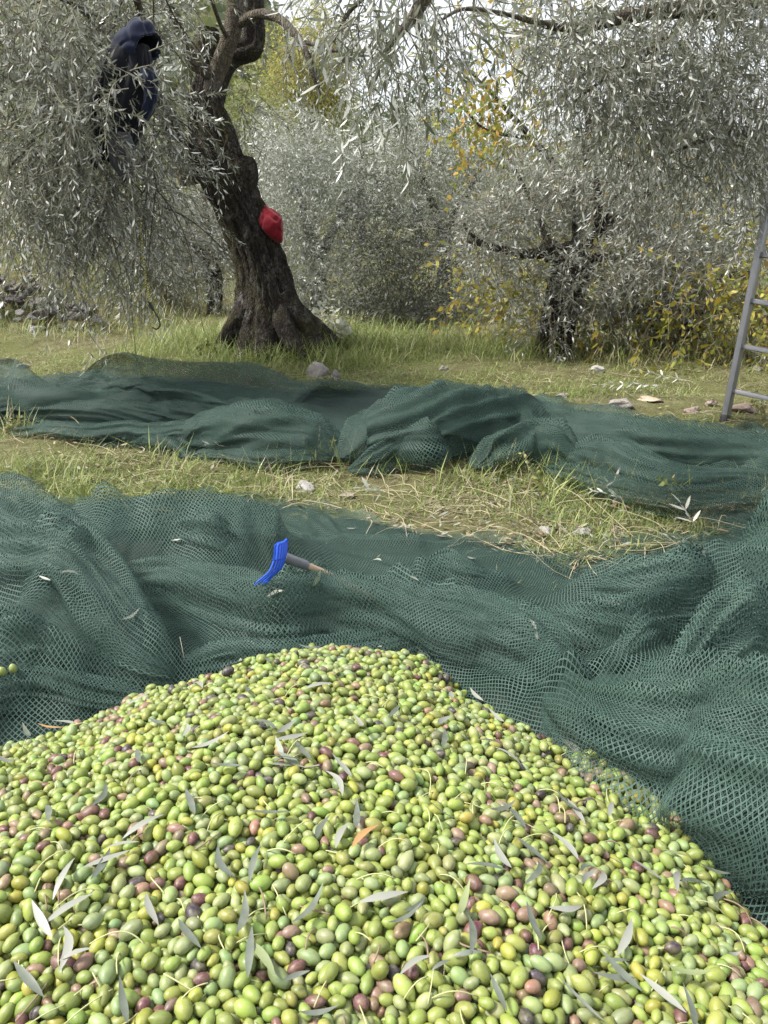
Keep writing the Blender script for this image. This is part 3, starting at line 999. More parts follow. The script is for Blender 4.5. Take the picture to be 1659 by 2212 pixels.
# ------------------------------------------------------------------ leaves, twigs and tubes
LEAF6 = (np.array([0, .33, .33, .72, .72, 1.0]), np.array([0, .5, -.5, .38, -.38, 0]))
LEAF4 = (np.array([0, .48, .48, 1.0]), np.array([0, .5, -.5, 0]))

def leaf_arrays(O, D, N, L, W, curl=0.12, shape=6):
    """leaf blades: base O, direction D, upper side N"""
    D = unit(D)
    S = unit(np.cross(N, D)); N = np.cross(D, S)
    t, w = LEAF6 if shape == 6 else LEAF4
    curl = np.broadcast_to(np.asarray(curl, float), (len(O),))
    V = (O[:, None, :] + D[:, None, :] * (t[None, :] * L[:, None])[..., None] + S[:, None, :] * (w[None, :] * W[:, None])[..., None]
         - N[:, None, :] * ((t ** 2)[None, :] * (curl * L)[:, None])[..., None])
    n, k = len(O), len(t)
    b = (np.arange(n) * k)[:, None]
    if shape == 6:
        T = np.concatenate([b + np.array([0, 2, 1]), b + np.array([3, 4, 5])]); Q = b + np.array([1, 2, 4, 3])
        return V.reshape(-1, 3), T, Q
    return V.reshape(-1, 3), np.zeros((0, 3), int), b + np.array([0, 2, 3, 1])

def leaves_mesh(name, O, D, N, L, W, C, mat, parent=None, shape=6, curl=0.12):
    V, T, Q = leaf_arrays(O, D, N, L, W, curl, shape)
    k = 6 if shape == 6 else 4
    col = np.repeat(np.concatenate([C, np.ones((len(C), 1))], 1), k, 0)
    o = link(name, mesh_np(name, V, [T, Q], False, attrs={"col": col}), mat, parent)
    if parent is not None: o["kind"] = 'stuff'
    return o

def twig_system(o, d, ell, droop, nodes, rng, leaf_l=0.06, leaf_w=0.011, per=2, spread=(30, 65), pal=None, whorl=1.0):
    """twigs with opposite leaves; returns leaf arrays and stem polylines"""
    n = len(o)
    s = np.linspace(0.0, 1.0, nodes)
    side = unit(np.cross(d, rng.normal(size=(n, 3))))
    wig = rng.normal(0, 0.08, n)
    pos = (o[:, None, :] + d[:, None, :] * (ell[:, None] * s)[..., None]
           + side[:, None, :] * (wig[:, None] * ell[:, None] * np.sin(s * 4.0)[None, :])[..., None])
    pos[..., 2] -= droop[:, None] * ell[:, None] * s ** 2
    tan = d[:, None, :] + side[:, None, :] * (wig[:, None] * 4 * np.cos(s * 4.0)[None, :])[..., None]
    tan[..., 2] -= 2 * droop[:, None] * s
    tan = unit(tan)
    e1 = unit(np.cross(tan, side[:, None, :] + 0.01)); e2 = np.cross(tan, e1)
    Os, Ds, Ns, Ls = [], [], [], []
    ph0 = rng.uniform(0, 6.28, n)
    first = 1 if nodes > 3 else 0
    for j in range(first, nodes):
        for q in range(per):
            ph = ph0 + j * math.pi / 2 * 1.05 + q * 2 * math.pi / per + rng.normal(0, .35, n)
            e = e1[:, j] * np.cos(ph)[:, None] + e2[:, j] * np.sin(ph)[:, None]
            al = np.radians(rng.uniform(spread[0], spread[1], n)) * (0.75 if j == nodes - 1 else 1.0)
            dd = tan[:, j] * np.cos(al)[:, None] + e * np.sin(al)[:, None]
            nn = tan[:, j] * np.sin(al)[:, None] - e * np.cos(al)[:, None]
            nn = unit(nn + rng.normal(0, .25, (n, 3)))
            keep = rng.random(n) < 0.9
            Os.append((pos[:, j] + tan[:, j] * (rng.normal(0, .004, n))[:, None])[keep]); Ds.append(dd[keep]); Ns.append(nn[keep])
            Ls.append((leaf_l * rng.uniform(.65, 1.2, n) * (1.0 - 0.25 * (j == nodes - 1)))[keep])
    O, D, N, L = np.concatenate(Os), np.concatenate(Ds), np.concatenate(Ns), np.concatenate(Ls)
    D = unit(D - np.array([0, 0, 0.12]))
    W = L * (leaf_w / leaf_l) * rng.uniform(.8, 1.25, len(L))
    pal = np.array(pal if pal is not None else [(0.23, 0.242, 0.215), (0.33, 0.34, 0.31), (0.125, 0.138, 0.115)])
    C = pal[rng.integers(0, len(pal), len(L))] * rng.normal(1, .14, (len(L), 1)).clip(.6, 1.5)
    return (O, D, N, L, W, C), pos

def stems_mesh(name, pos, r0, r1, mat, parent):
    """three-sided stems along polylines pos (n, k, 3)"""
    n, k = pos.shape[:2]
    t = unit(np.gradient(pos, axis=1))
    a = unit(np.cross(t, np.array([0.3, 0.5, 0.81]))); b = np.cross(t, a)
    r = np.linspace(1, 0, k)[None, :, None] * (r0 - r1) + r1 if np.isscalar(r0) else (np.linspace(1, 0, k)[None, :] * (r0 - r1)[:, None] + r1[:, None])[..., None]
    V = np.stack([pos + r * (a * math.cos(q) + b * math.sin(q)) for q in (0, 2.094, 4.189)], 2)
    idx = np.arange(n * k * 3).reshape(n, k, 3)
    Q = []
    for q in range(3):
        q2 = (q + 1) % 3
        Q.append(np.stack([idx[:, :-1, q], idx[:, :-1, q2], idx[:, 1:, q2], idx[:, 1:, q]], -1).reshape(-1, 4))
    o = link(name, mesh_np(name, V.reshape(-1, 3), [np.concatenate(Q)], True), mat, parent)
    if parent is not None and n > 1: o["kind"] = 'stuff'
    return o

def tube_arrays(pts, radii, n=60, ring=20, rough=0.06, flute=0.0, seed=0, flare=None, cap=True, ridged=0.0):
    sp = catmull(np.column_stack([pts, radii]), n)
    c, r = sp[:, :3], sp[:, 3]
    tan = unit(np.gradient(c, axis=0))
    u = unit(np.cross(tan[0], np.array([0.0, 1.0, 0.13])))
    U = []
    for k in range(n):
        u = unit(u - tan[k] * np.dot(u, tan[k]))
        U.append(u)
    U = np.array(U); W = np.cross(tan, U)
    th = np.linspace(0, 2 * math.pi, ring, endpoint=False)
    arc = np.concatenate([[0], np.cumsum(np.linalg.norm(np.diff(c, axis=0), axis=1))])
    TH, S = np.meshgrid(th, arc)
    cx, cyy = np.cos(TH), np.sin(TH)
    f = 1 + rough * fbm(cx * 1.7, cyy * 1.7, S * 2.2 / max(r.max(), .02) * 0.15 + seed * 7.1, seed, 4)
    if flute:
        f = f + flute * (fbm(cx * 3.2, cyy * 3.2, S * 1.1 + seed, seed + 11, 3)) - flute * 0.5 * np.abs(fbm(cx * 7, cyy * 7, S * 2.2, seed + 21, 3))
    if flare is not None:
        f = f * flare(TH, S)
    if ridged:
        wv = TH + .25 * fbm(cx * 2, cyy * 2, S * 2.5, seed + 41, 2)
        f = f - ridged * np.abs(fbm(np.cos(wv) * 9, np.sin(wv) * 9, S * 3.4, seed + 51, 3)) - ridged * .5 * np.abs(fbm(cx * 17, cyy * 17, S * 11, seed + 61, 2)) + ridged * .6
    R = r[:, None] * f
    V = c[:, None, :] + U[:, None, :] * (R * cx)[..., None] + W[:, None, :] * (R * cyy)[..., None]
    idx = np.arange(n * ring).reshape(n, ring)
    nx = np.roll(idx, -1, 1)
    Q = np.stack([idx[:-1], nx[:-1], nx[1:], idx[1:]], -1).reshape(-1, 4)
    V = V.reshape(-1, 3)
    T = np.zeros((0, 3), int)
    if cap:
        V = np.vstack([V, c[0], c[-1]])
        a = len(V) - 2
        T = np.concatenate([np.stack([np.full(ring, a), nx[0], idx[0]], -1), np.stack([np.full(ring, a + 1), idx[-1], nx[-1]], -1)])
    return V, Q, T

def join(parts):
    Vs, Qs, Ts, b = [], [], [], 0
    for V, Q, T in parts:
        Vs.append(V); Qs.append(Q + b); Ts.append(T + b); b += len(V)
    return np.concatenate(Vs), np.concatenate(Qs), np.concatenate(Ts)

def tube(name, mat, parent, *args, **kw):
    V, Q, T = tube_arrays(*args, **kw)
    return link(name, mesh_np(name, V, [Q, T], True), mat, parent)

def pxline(pts, Y):
    """picture positions with radii in picture units at the distance Y: [(px, py, radius[, dy])]"""
    W, R = [], []
    for q in pts:
        y = Y + (q[3] if len(q) > 3 else 0)
        p = P(q[0], q[1], y)
        dep = y * CP - (p[2] - CAMZ) * SP
        W.append(p); R.append(q[2] * dep / FPX)
    return np.array(W), np.array(R)

def cluster_twigs(blobs, rng, per_cluster=8, sig=0.10, centre=None, down=0.3, ell=(0.2, 0.4)):
    """blobs: (centre, radii, number of twigs): origins gathered in clumps, directions outwards with some droop"""
    Os, Ds = [], []
    for c, rad, n in blobs:
        c, rad = np.asarray(c, float), np.asarray(rad, float)
        m = max(1, n // per_cluster)
        q = unit(rng.normal(size=(m, 3))) * (rng.random((m, 1)) ** 0.45)
        cc = np.repeat(c + q * rad, per_cluster, 0)
        o = cc + rng.normal(0, sig, cc.shape)
        out = unit(o - (c if centre is None else np.asarray(centre)))
        d = unit(out * 0.6 + rng.normal(0, .6, o.shape) - np.array([0, 0, down]))
        Os.append(o); Ds.append(d)
    O, D = np.concatenate(Os), np.concatenate(Ds)
    L = rng.uniform(ell[0], ell[1], len(O))
    return O, D, L

# ------------------------------------------------------------------ the leaning olive tree
def blob(px, py, Y, rx, ry, rz, n):
    p = P(px, py, Y)
    dep = Y * CP - (p[2] - CAMZ) * SP
    return (p, (rx * dep / FPX, rz, ry * dep / FPX), n)

def main_tree():
    Y = 7.9
    rng = np.random.default_rng(21)
    base = ground_point(590, 748)
    Y = base[1]
    tree = empty("olive_tree", base, "old leaning olive tree with thick dark gnarled trunk and drooping silvery branches", "tree")
    pts, rad = pxline([(596, 775, 92), (592, 745, 88), (584, 700, 76), (577, 650, 61), (570, 600, 55), (557, 550, 52), (537, 495, 53), (511, 440, 53), (491, 390, 56),
                       (474, 340, 55), (458, 290, 49), (444, 240, 41), (446, 200, 34), (450, 165, 26)], Y)
    def flare(TH, S):
        k = np.exp(-(S / 0.42) ** 1.4)
        lobes = 0.20 * np.cos(5 * TH + 0.8) + 0.14 * np.cos(3 * TH + 2.0)
        return 1 + k * (0.22 + lobes) + 0.05 * np.cos(4 * TH + 1.3 * S)
    tr = [tube_arrays(pts, rad, 420, 200, 0.11, 0.17, 3, flare, ridged=.055)]
    # burl half way up, on the far side of the lean
    b1, r1 = pxline([(495, 415, 34), (518, 395, 38), (529, 370, 32), (535, 350, 22), (537, 338, 11)], Y - 0.02)
    tr.append(tube_arrays(b1, r1, 30, 36, 0.16, 0.1, 5))
    b1, r1 = pxline([(600, 640, 30), (635, 690, 34), (668, 735, 24), (690, 775, 14)], Y - 0.12)
    tr.append(tube_arrays(b1, r1, 40, 36, 0.14, 0.15, 6))
    b1, r1 = pxline([(600, 650, 18, -.12), (608, 690, 22, -.26), (628, 735, 17, -.38), (655, 772, 9, -.46)], Y)
    tr.append(tube_arrays(b1, r1, 40, 30, 0.14, 0.15, 7))
    b1, r1 = pxline([(545, 640, 24), (520, 690, 24, -.1), (490, 730, 18, -.12), (465, 765, 9, -.1)], Y)
    tr.append(tube_arrays(b1, r1, 40, 30, 0.14, 0.15, 8))
    V, Q, T = join(tr)
    link("trunk", mesh_np("trunk", V, [Q, T], True), M['bark'], tree)
    # old cut limb behind the fork and the hanging log-like limb
    lp, lr = pxline([(455, 215, 30, .1), (470, 150, 30, .12), (500, 118, 26, .15), (530, 108, 24, .18), (546, 95, 23, .2), (547, 40, 23, .2), (543, -60, 24, .2), (520, -260, 20, .3)], Y)
    V, Q, T = join([tube_arrays(lp, lr, 90, 40, 0.12, 0.12, 12), tube_arrays(*pxline([(450, 190, 26, .1), (446, 120, 27, .1), (448, 62, 26, .1)], Y), 40, 36, 0.10, 0.1, 13)])
    link("cut_limb", mesh_np("cut_limb", V, [Q, T], True), M['bark'], tree)
    # the smooth younger limbs
    limbs = [
        [(452, 205, 20, -.08), (468, 160, 19, -.1), (486, 112, 19, -.12), (503, 60, 19, -.14), (508, 10, 18, -.16), (505, -80, 17, -.2), (470, -300, 12, -.3)],
        [(460, 168, 12, -.12), (440, 150, 14, -.16), (418, 134, 14, -.2), (400, 100, 14, -.25), (382, 55, 14, -.3), (366, 18, 14, -.35), (340, -20, 13, -.5), (250, -120, 10, -.9)],
        [(505, 55, 12, -.14), (535, 40, 11, -.2), (568, 30, 10, -.3), (605, 42, 9.5, -.4), (632, 68, 9, -.5), (656, 100, 7, -.6), (672, 150, 5, -.7), (684, 185, 4, -.7), (691, 206, 3, -.7)],
        [(652, 92, 6, -.55), (690, 98, 5.5, -.6), (720, 108, 5, -.7), (760, 104, 3, -.9)],
        [(650, 88, 5, -.5), (668, 120, 4, -.5), (684, 165, 4, -.5), (690, 200, 3, -.5)],
        [(415, 385, 30, .05), (392, 330, 26, -.1), (370, 275, 22, -.3), (330, 200, 18, -.7), (270, 110, 14, -1.2), (180, 20, 10, -1.7), (60, -60, 6, -2.2)],
        [(330, 200, 12, -.7), (280, 190, 10, -1.1), (200, 215, 8, -1.6), (100, 280, 5, -2.1), (20, 360, 3, -2.4)],
        [(300, 160, 10, -1.0), (308, 60, 9, -1.4), (295, 0, 8, -1.6), (270, -60, 6, -1.8)],
        [(500, 100, 5, -.1), (475, 50, 4.5, -.3), (455, -10, 4, -.5), (440, -80, 3, -.6)],
        [(392, 330, 12, -.1), (340, 330, 9, -.6), (270, 380, 7, -1.1), (220, 460, 5, -1.5), (200, 560, 3, -1.8)],
    ]
    for k, L in enumerate(limbs):
        w, r = pxline(L, Y)
        tube("limb", M['limb'], tree, w, r, 60, 14, 0.10, 0.0, 30 + k)
    # thin pale hanging twigs
    # foliage: the drooping mass on the left
    bl = [
        blob(90, 50, Y - 1.9, 170, 90, .7, 260), blob(250, 20, Y - 1.4, 110, 70, .6, 110), blob(60, 230, Y - 2.2, 170, 140, .7, 280),
        blob(190, 250, Y - 1.9, 120, 130, .5, 180), blob(320, 235, Y - 1.0, 75, 100, .4, 110), blob(60, 400, Y - 2.2, 110, 100, .6, 130),
        blob(190, 410, Y - 1.9, 130, 110, .6, 190), blob(320, 380, Y - 1.1, 85, 100, .45, 110), blob(230, 530, Y - 1.7, 110, 70, .5, 90),
        blob(330, 510, Y - 1.1, 80, 70, .45, 60), blob(280, 590, Y - 1.5, 60, 40, .3, 20), blob(395, 330, Y - .9, 40, 90, .2, 30),
        blob(390, 40, Y - .4, 50, 50, .3, 24), blob(520, 235, Y + .3, 45, 60, .3, 40),
        blob(255, 260, 5.0, 70, 70, .06, 24), blob(280, 170, 5.0, 50, 30, .06, 12), blob(250, 350, 5.0, 60, 40, .06, 12), blob(600, 90, Y + .2, 50, 50, .4, 10), blob(700, 110, Y - .6, 40, 60, .3, 22), blob(100, -90, Y - 1.8, 220, 60, .8, 110),
    ]
    O, D, L = cluster_twigs(bl, rng, 5, 0.10, None, 0.45, (0.20, 0.46))
    lv, pos = twig_system(O, D, L, rng.uniform(.1, .7, len(O)), 10, rng, 0.060, 0.0105, spread=(26, 55))
    leaves_mesh("crown", *lv, M['olive_leaf'], tree, 6, rng.uniform(-.05, .3, len(lv[0])))
    stems_mesh("twigs", pos, 0.0045, 0.0014, M['twig'], tree)
    # longer bare switches tying the clumps together
    n = 120
    o = np.array([P(rng.uniform(-20, 380), rng.uniform(-40, 480), Y - rng.uniform(.7, 2.2)) for _ in range(n)])
    d = unit(rng.normal(0, .6, (n, 3)) - np.array([0.2, 0, .5]))
    _, pos2 = twig_system(o, d, rng.uniform(.4, .9, n), rng.uniform(.1, .6, n), 10, rng)
    stems_mesh("switches", pos2, 0.006, 0.002, M['limb'], tree)
    return tree, Y
MAIN, MAINY = main_tree()

# ------------------------------------------------------------------ other trees
GREY = [(0.25, 0.263, 0.24), (0.37, 0.38, 0.35), (0.135, 0.147, 0.125)]

def far_olive(label, base, limbs, blobs, Y, seed, leaf=0.062, lw=0.013, pal=GREY, nodes=7, shape=4, per_cluster=16, sig=0.12, trunk_tubes=(), down=0.1, ell=(0.18, 0.42), mat='olive_leaf', cat="tree", name="olive_tree", bark='far_bark', stems=True):
    rng = np.random.default_rng(seed)
    tree = empty(name, base, label, cat)
    if trunk_tubes:
        ps = []
        for k, L in enumerate(trunk_tubes):
            w, r = pxline(L, Y)
            ps.append(tube_arrays(w, r, 70, 36, 0.14, 0.14, seed + k))
        V, Q, T = join(ps)
        link("trunk", mesh_np("trunk", V, [Q, T], True), M[bark], tree)
    for k, L in enumerate(limbs):
        w, r = pxline(L, Y)
        tube("limb", M[bark], tree, w, r, 30, 10, 0.12, 0.0, seed + 40 + k)
    O, D, L = cluster_twigs(blobs, rng, per_cluster, sig, None, down, ell)
    lv, pos = twig_system(O, D, L, rng.uniform(0, .5, len(O)), nodes, rng, leaf, lw, pal=pal)
    leaves_mesh("crown", *lv, M[mat], tree, shape, 0.1)
    if stems:
        stems_mesh("twigs", pos[:, ::2], 0.004, 0.0015, M['twig'], tree)
    return tree

# the olive tree on the right with the forked trunk
def right_olive():
    b = ground_point(1205, 758)
    YR = b[1]
    return far_olive("forked olive tree with silvery crown standing on the right before yellow bushes", b,
    [[(1225, 600, 26), (1200, 560, 22), (1190, 535, 18), (1160, 548, 12, -.1), (1110, 545, 9, -.2), (1010, 520, 5, -.4)],
     [(1200, 545, 16), (1230, 535, 14), (1275, 540, 13), (1290, 500, 11), (1292, 440, 9), (1285, 350, 6)],
     [(1240, 600, 24), (1262, 560, 20), (1275, 520, 16, .1), (1330, 470, 10, .1), (1420, 400, 6, .1)],
     [(1290, 505, 7), (1310, 460, 6), (1335, 420, 5, -.1), (1360, 350, 3, -.1)],
     [(1262, 560, 10), (1330, 555, 8, -.1), (1400, 570, 5, -.2), (1450, 600, 3, -.3)],
     [(1190, 540, 10), (1165, 470, 7, .1), (1130, 400, 5, .1), (1100, 340, 3, .1)],
     [(1240, 540, 6), (1240, 470, 5), (1236, 390, 4)], [(1040, 522, 5, -.3), (1015, 505, 4, -.4), (1000, 480, 3, -.4)]],
    [blob(1130, 440, YR, 100, 75, .5, 300), blob(1060, 490, YR - .3, 60, 45, .4, 170), blob(1110, 590, YR - .2, 70, 40, .3, 110), blob(1250, 380, YR + .2, 120, 70, .5, 260), blob(1400, 440, YR, 120, 70, .5, 300),
     blob(1330, 610, YR - .2, 75, 45, .35, 260), blob(1450, 560, YR - .2, 80, 60, .4, 300), blob(1520, 480, YR, 90, 70, .5, 220), blob(1430, 640, YR - .3, 60, 35, .3, 140), blob(1250, 600, YR - .4, 40, 50, .1, 70), blob(1180, 700, YR - .3, 45, 30, .2, 60),
     blob(1215, 640, YR - .35, 40, 40, .1, 50), blob(1540, 620, YR, 60, 60, .3, 110), blob(1300, 480, YR + .3, 80, 50, .3, 80)],
    YR, 101, trunk_tubes=[[(1195, 785, 44), (1195, 755, 40), (1200, 715, 36), (1212, 660, 37), (1222, 620, 38), (1228, 585, 34), (1222, 555, 20)],
                          [(1175, 780, 20, -.1), (1178, 740, 18, -.1), (1190, 690, 20, -.1), (1205, 640, 18, -.05)],
                          [(1240, 640, 22, .05), (1258, 590, 22, .05), (1268, 555, 16, .05)]])
right_olive()

# a slim olive behind the leaning trunk
def slim_olive():
    Y = 10.6
    b = np.array([P(462, 690, Y)[0], Y, float(G(P(462, 690, Y)[0], Y))])
    far_olive("slim young olive tree half hidden behind the leaning trunk", b,
        [[(458, 580, 15), (440, 550, 14), (420, 535, 10, -.1), (370, 500, 5, -.2)], [(455, 570, 12), (480, 540, 9, .1), (500, 500, 6, .2)], [(450, 560, 9), (450, 500, 7, .1), (440, 420, 4, .1)]],
        [blob(430, 480, Y, 110, 70, .8, 520), blob(330, 520, Y, 110, 80, .8, 480), blob(470, 600, Y - .3, 60, 40, .4, 140), blob(520, 450, Y + .5, 70, 70, .6, 260), blob(200, 540, Y + .3, 120, 80, .8, 360)],
        Y, 131, trunk_tubes=[[(463, 715, 19), (463, 680, 17), (464, 630, 16), (460, 590, 16), (455, 565, 12)]])
    Y = 12.5
    b = np.array([P(295, 650, Y)[0], Y, float(G(P(295, 650, Y)[0], Y))])
    far_olive("small olive tree on the slope beyond the hanging bungee cord", b,
        [[(293, 590, 8), (270, 550, 6), (240, 500, 4)], [(293, 590, 8), (320, 540, 6), (345, 490, 4)]],
        [blob(260, 480, Y, 120, 80, 1.0, 300), blob(130, 460, Y + 1, 120, 90, 1.0, 260), blob(340, 440, Y + .5, 90, 80, .8, 150)],
        Y, 133, trunk_tubes=[[(296, 670, 13), (296, 640, 11), (294, 600, 9), (293, 580, 8)]])
slim_olive()

# the bright silvery olive behind the middle
def middle_olives():
    SIL = [(0.30, 0.312, 0.285), (0.42, 0.43, 0.40), (0.18, 0.192, 0.165)]
    Y = 11.0
    bx = P(690, 660, Y)[0]
    far_olive("bright silvery rounded olive tree in the middle distance behind the leaning trunk", (bx, Y, float(G(bx, Y))),
        [[(690, 560, 12), (660, 480, 8), (640, 400, 5)], [(690, 560, 12), (730, 480, 8), (760, 420, 5)]],
        [blob(640, 320, Y, 90, 60, .8, 700), blob(720, 390, Y - .2, 85, 70, .8, 640), blob(620, 430, Y - .2, 75, 80, .7, 500), blob(700, 500, Y - .4, 80, 70, .7, 520), blob(640, 560, Y - .3, 80, 70, .6, 420), blob(590, 380, Y + .4, 60, 90, .7, 300),
         blob(700, 620, Y - .5, 80, 50, .5, 340), blob(610, 650, Y - .3, 70, 40, .4, 200), blob(760, 660, Y - .6, 60, 36, .4, 200)],
        Y, 141, pal=SIL, trunk_tubes=[[(690, 700, 20), (690, 640, 17), (690, 580, 14)]], stems=False)
    Y = 12.0
    bx = P(960, 620, Y)[0]
    far_olive("broad grey olive tree behind the dark thicket in the middle of the grove", (bx, Y, float(G(bx, Y))),
        [[(960, 520, 12), (930, 430, 8), (900, 350, 5)], [(960, 520, 12), (1000, 430, 8), (1040, 360, 5)]],
        [blob(850, 320, Y, 100, 70, 1.0, 640), blob(970, 350, Y, 110, 80, 1.0, 760), blob(900, 430, Y - .3, 110, 70, .8, 520), blob(1060, 430, Y, 90, 80, .9, 460), blob(1080, 330, Y + .5, 90, 60, 1.0, 420), blob(1000, 520, Y - .2, 120, 60, .7, 420)],
        Y, 143, pal=GREY + [(0.20, 0.20, 0.14)], trunk_tubes=[[(960, 660, 20), (960, 600, 17), (960, 530, 13)]], stems=False)
    Y = 9.6
    bx = P(860, 700, Y)[0]
    far_olive("dense thicket coloured dark for shade between the leaning tree and the forked olive", (bx, Y, float(G(bx, Y))), [],
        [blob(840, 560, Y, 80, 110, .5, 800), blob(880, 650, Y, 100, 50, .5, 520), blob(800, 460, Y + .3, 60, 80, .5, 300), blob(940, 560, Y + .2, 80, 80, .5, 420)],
        Y, 145, leaf=0.05, lw=0.012, pal=[(0.030, 0.034, 0.030), (0.045, 0.05, 0.042), (0.10, 0.105, 0.085)], cat="shrub", name="shaded_thicket", mat='shaded_leaf', stems=False)  # olive foliage in shadow, the shadow painted as a dark leaf palette
    Y = 9.9
    bx = P(1010, 710, Y)[0]
    far_olive("low greyish scrub at the edge of the clearing left of the forked olive", (bx, Y, float(G(bx, Y))), [],
        [blob(980, 650, Y, 80, 50, .4, 420), blob(1060, 640, Y, 80, 60, .4, 420), blob(1130, 660, Y + .2, 70, 50, .4, 300), blob(1040, 560, Y + .3, 90, 50, .4, 300), blob(930, 690, Y - .1, 80, 20, .3, 160)],
        Y, 146, leaf=0.05, lw=0.012, pal=GREY + [(0.18, 0.17, 0.09), (0.10, 0.10, 0.06)], cat="shrub", name="scrub", stems=False)
    Y = 11.0
    bx = P(1420, 700, Y)[0]
    far_olive("wide grey olive tree closing the grove behind the forked olive and the ladder", (bx, Y, float(G(bx, Y))), [],
        [blob(1200, 470, Y, 110, 80, .6, 520), blob(1350, 420, Y, 120, 80, .6, 600), blob(1500, 440, Y, 120, 90, .6, 620), blob(1630, 480, Y, 110, 100, .6, 560), blob(1250, 330, Y + .3, 120, 60, .6, 360), blob(1450, 320, Y + .3, 140, 60, .6, 420), blob(1620, 340, Y + .3, 110, 70, .6, 400), blob(1540, 560, Y, 130, 60, .5, 360)],
        Y, 147, pal=GREY, trunk_tubes=[[(1420, 760, 16), (1420, 640, 14), (1415, 500, 10)]], stems=False)
middle_olives()

YEL = [(0.46, 0.33, 0.03), (0.40, 0.36, 0.05), (0.25, 0.29, 0.05), (0.14, 0.20, 0.04), (0.5, 0.27, 0.03)]
YGR = [(0.44, 0.37, 0.05), (0.28, 0.30, 0.05), (0.14, 0.19, 0.045), (0.46, 0.33, 0.04), (0.38, 0.36, 0.06), (0.22, 0.15, 0.05)]
def yellow_trees():
    Y = ground_point(1450, 760)[1] + 0.3
    bx = P(1450, 755, Y)[0]
    far_olive("bushy broadleaf shrub with drooping yellow-green autumn leaves beside the ladder", (bx, Y, float(G(bx, Y))),
        [[(1400, 660, 9), (1340, 690, 6), (1270, 720, 4), (1220, 730, 2)], [(1500, 650, 12), (1560, 600, 9), (1640, 590, 6)], [(1490, 660, 9), (1560, 670, 6), (1680, 690, 4)], [(1410, 640, 9), (1400, 580, 6), (1380, 520, 4)]],
        [blob(1330, 700, Y - .1, 110, 35, .35, 110), blob(1490, 665, Y - .7, 80, 36, .2, 60), blob(1620, 640, Y - .6, 80, 60, .2, 90), blob(1610, 700, Y - .6, 80, 36, .25, 60), blob(1150, 640, Y + .1, 60, 50, .3, 60), blob(1080, 610, Y + .6, 80, 60, .6, 40), blob(1400, 590, Y + .5, 150, 60, .6, 70), blob(1130, 690, Y + .6, 80, 60, .6, 50), blob(1680, 560, Y, 100, 80, .6, 60), blob(1450, 730, Y - .1, 120, 20, .3, 25)],
        Y, 151, leaf=0.078, lw=0.033, pal=YGR, nodes=6, shape=6, per_cluster=4, sig=.2, down=.35, ell=(.25, .5), mat='broad_leaf', cat="shrub", name="autumn_shrub",
        trunk_tubes=[[(1445, 790, 22), (1438, 745, 21), (1425, 705, 20), (1405, 665, 15), (1400, 640, 9)], [(1480, 790, 22), (1483, 745, 21), (1495, 700, 22), (1505, 655, 16), (1510, 630, 10)]])
    Y = 10.2
    bx = P(1250, 600, Y)[0]
    far_olive("tall thin tree with sparse yellow and orange leaves behind the forked olive", (bx, Y, float(G(bx, Y))),
        [[(1250, 420, 10), (1150, 300, 7), (1060, 200, 4), (1010, 150, 2)], [(1250, 420, 9), (1270, 250, 7), (1200, 60, 4), (1180, -60, 3)], [(1260, 330, 8), (1400, 200, 5), (1500, 80, 3)], [(1150, 300, 5), (1050, 280, 3), (1000, 230, 2)]],
        [blob(1030, 180, Y, 70, 80, .6, 60), blob(1030, 260, Y, 60, 50, .5, 34), blob(1170, 60, Y, 90, 90, .8, 46), blob(1180, 330, Y + .3, 160, 90, .8, 60), blob(1330, 420, Y + .3, 150, 90, .8, 60), blob(1450, 300, Y + .3, 150, 120, .8, 46), blob(1240, 520, Y, 150, 60, .6, 46), blob(1520, 430, Y, 120, 80, .6, 40), blob(1100, 130, Y, 60, 60, .5, 30), blob(1500, 500, Y, 130, 60, .6, 40)],
        Y, 153, leaf=0.105, lw=0.045, pal=YEL, nodes=5, shape=6, per_cluster=4, sig=.18, down=.3, ell=(.25, .5), mat='broad_leaf', name="autumn_tree",
        trunk_tubes=[[(1245, 720, 14), (1248, 600, 12), (1250, 480, 11), (1255, 400, 9)]])
    Y = 21.0
    bx = P(670, 560, Y)[0]
    far_olive("feathery yellow-green tree glowing behind the arching bare branch", (bx, Y, float(G(bx, Y))),
        [[(660, 300, 8), (640, 200, 6), (650, 100, 4)], [(660, 300, 7), (700, 180, 5), (690, 90, 3)]],
        [blob(650, 160, Y, 55, 60, 1.0, 600), blob(690, 100, Y, 45, 60, .9, 420), blob(640, 220, Y, 55, 40, .9, 340), blob(710, 190, Y, 45, 60, .9, 380), blob(695, 40, Y, 30, 40, .5, 160)],
        Y, 155, leaf=0.11, lw=0.026, pal=[(0.42, 0.39, 0.08), (0.46, 0.40, 0.09), (0.33, 0.34, 0.08)], nodes=6, shape=4, per_cluster=6, sig=.25, down=.5, ell=(.4, .9), mat='broad_leaf', name="feathery_tree",
        trunk_tubes=[[(670, 620, 14), (665, 450, 12), (660, 300, 9)]])
    far_olive("pale green feathery tree below the yellow one beside the leaning trunk", (P(560, 520, 19)[0], 19, float(G(P(560, 520, 19)[0], 19))), [],
        [blob(545, 240, 19, 60, 60, 1, 420), blob(520, 330, 19, 60, 70, 1, 300)],
        19.0, 157, leaf=0.10, lw=0.024, pal=[(0.22, 0.27, 0.09), (0.17, 0.22, 0.08), (0.28, 0.30, 0.10)], nodes=6, shape=4, sig=.25, down=.4, ell=(.35, .7), mat='broad_leaf', name="feathery_tree",
        trunk_tubes=[[(560, 600, 12), (556, 450, 10), (550, 280, 7)]])
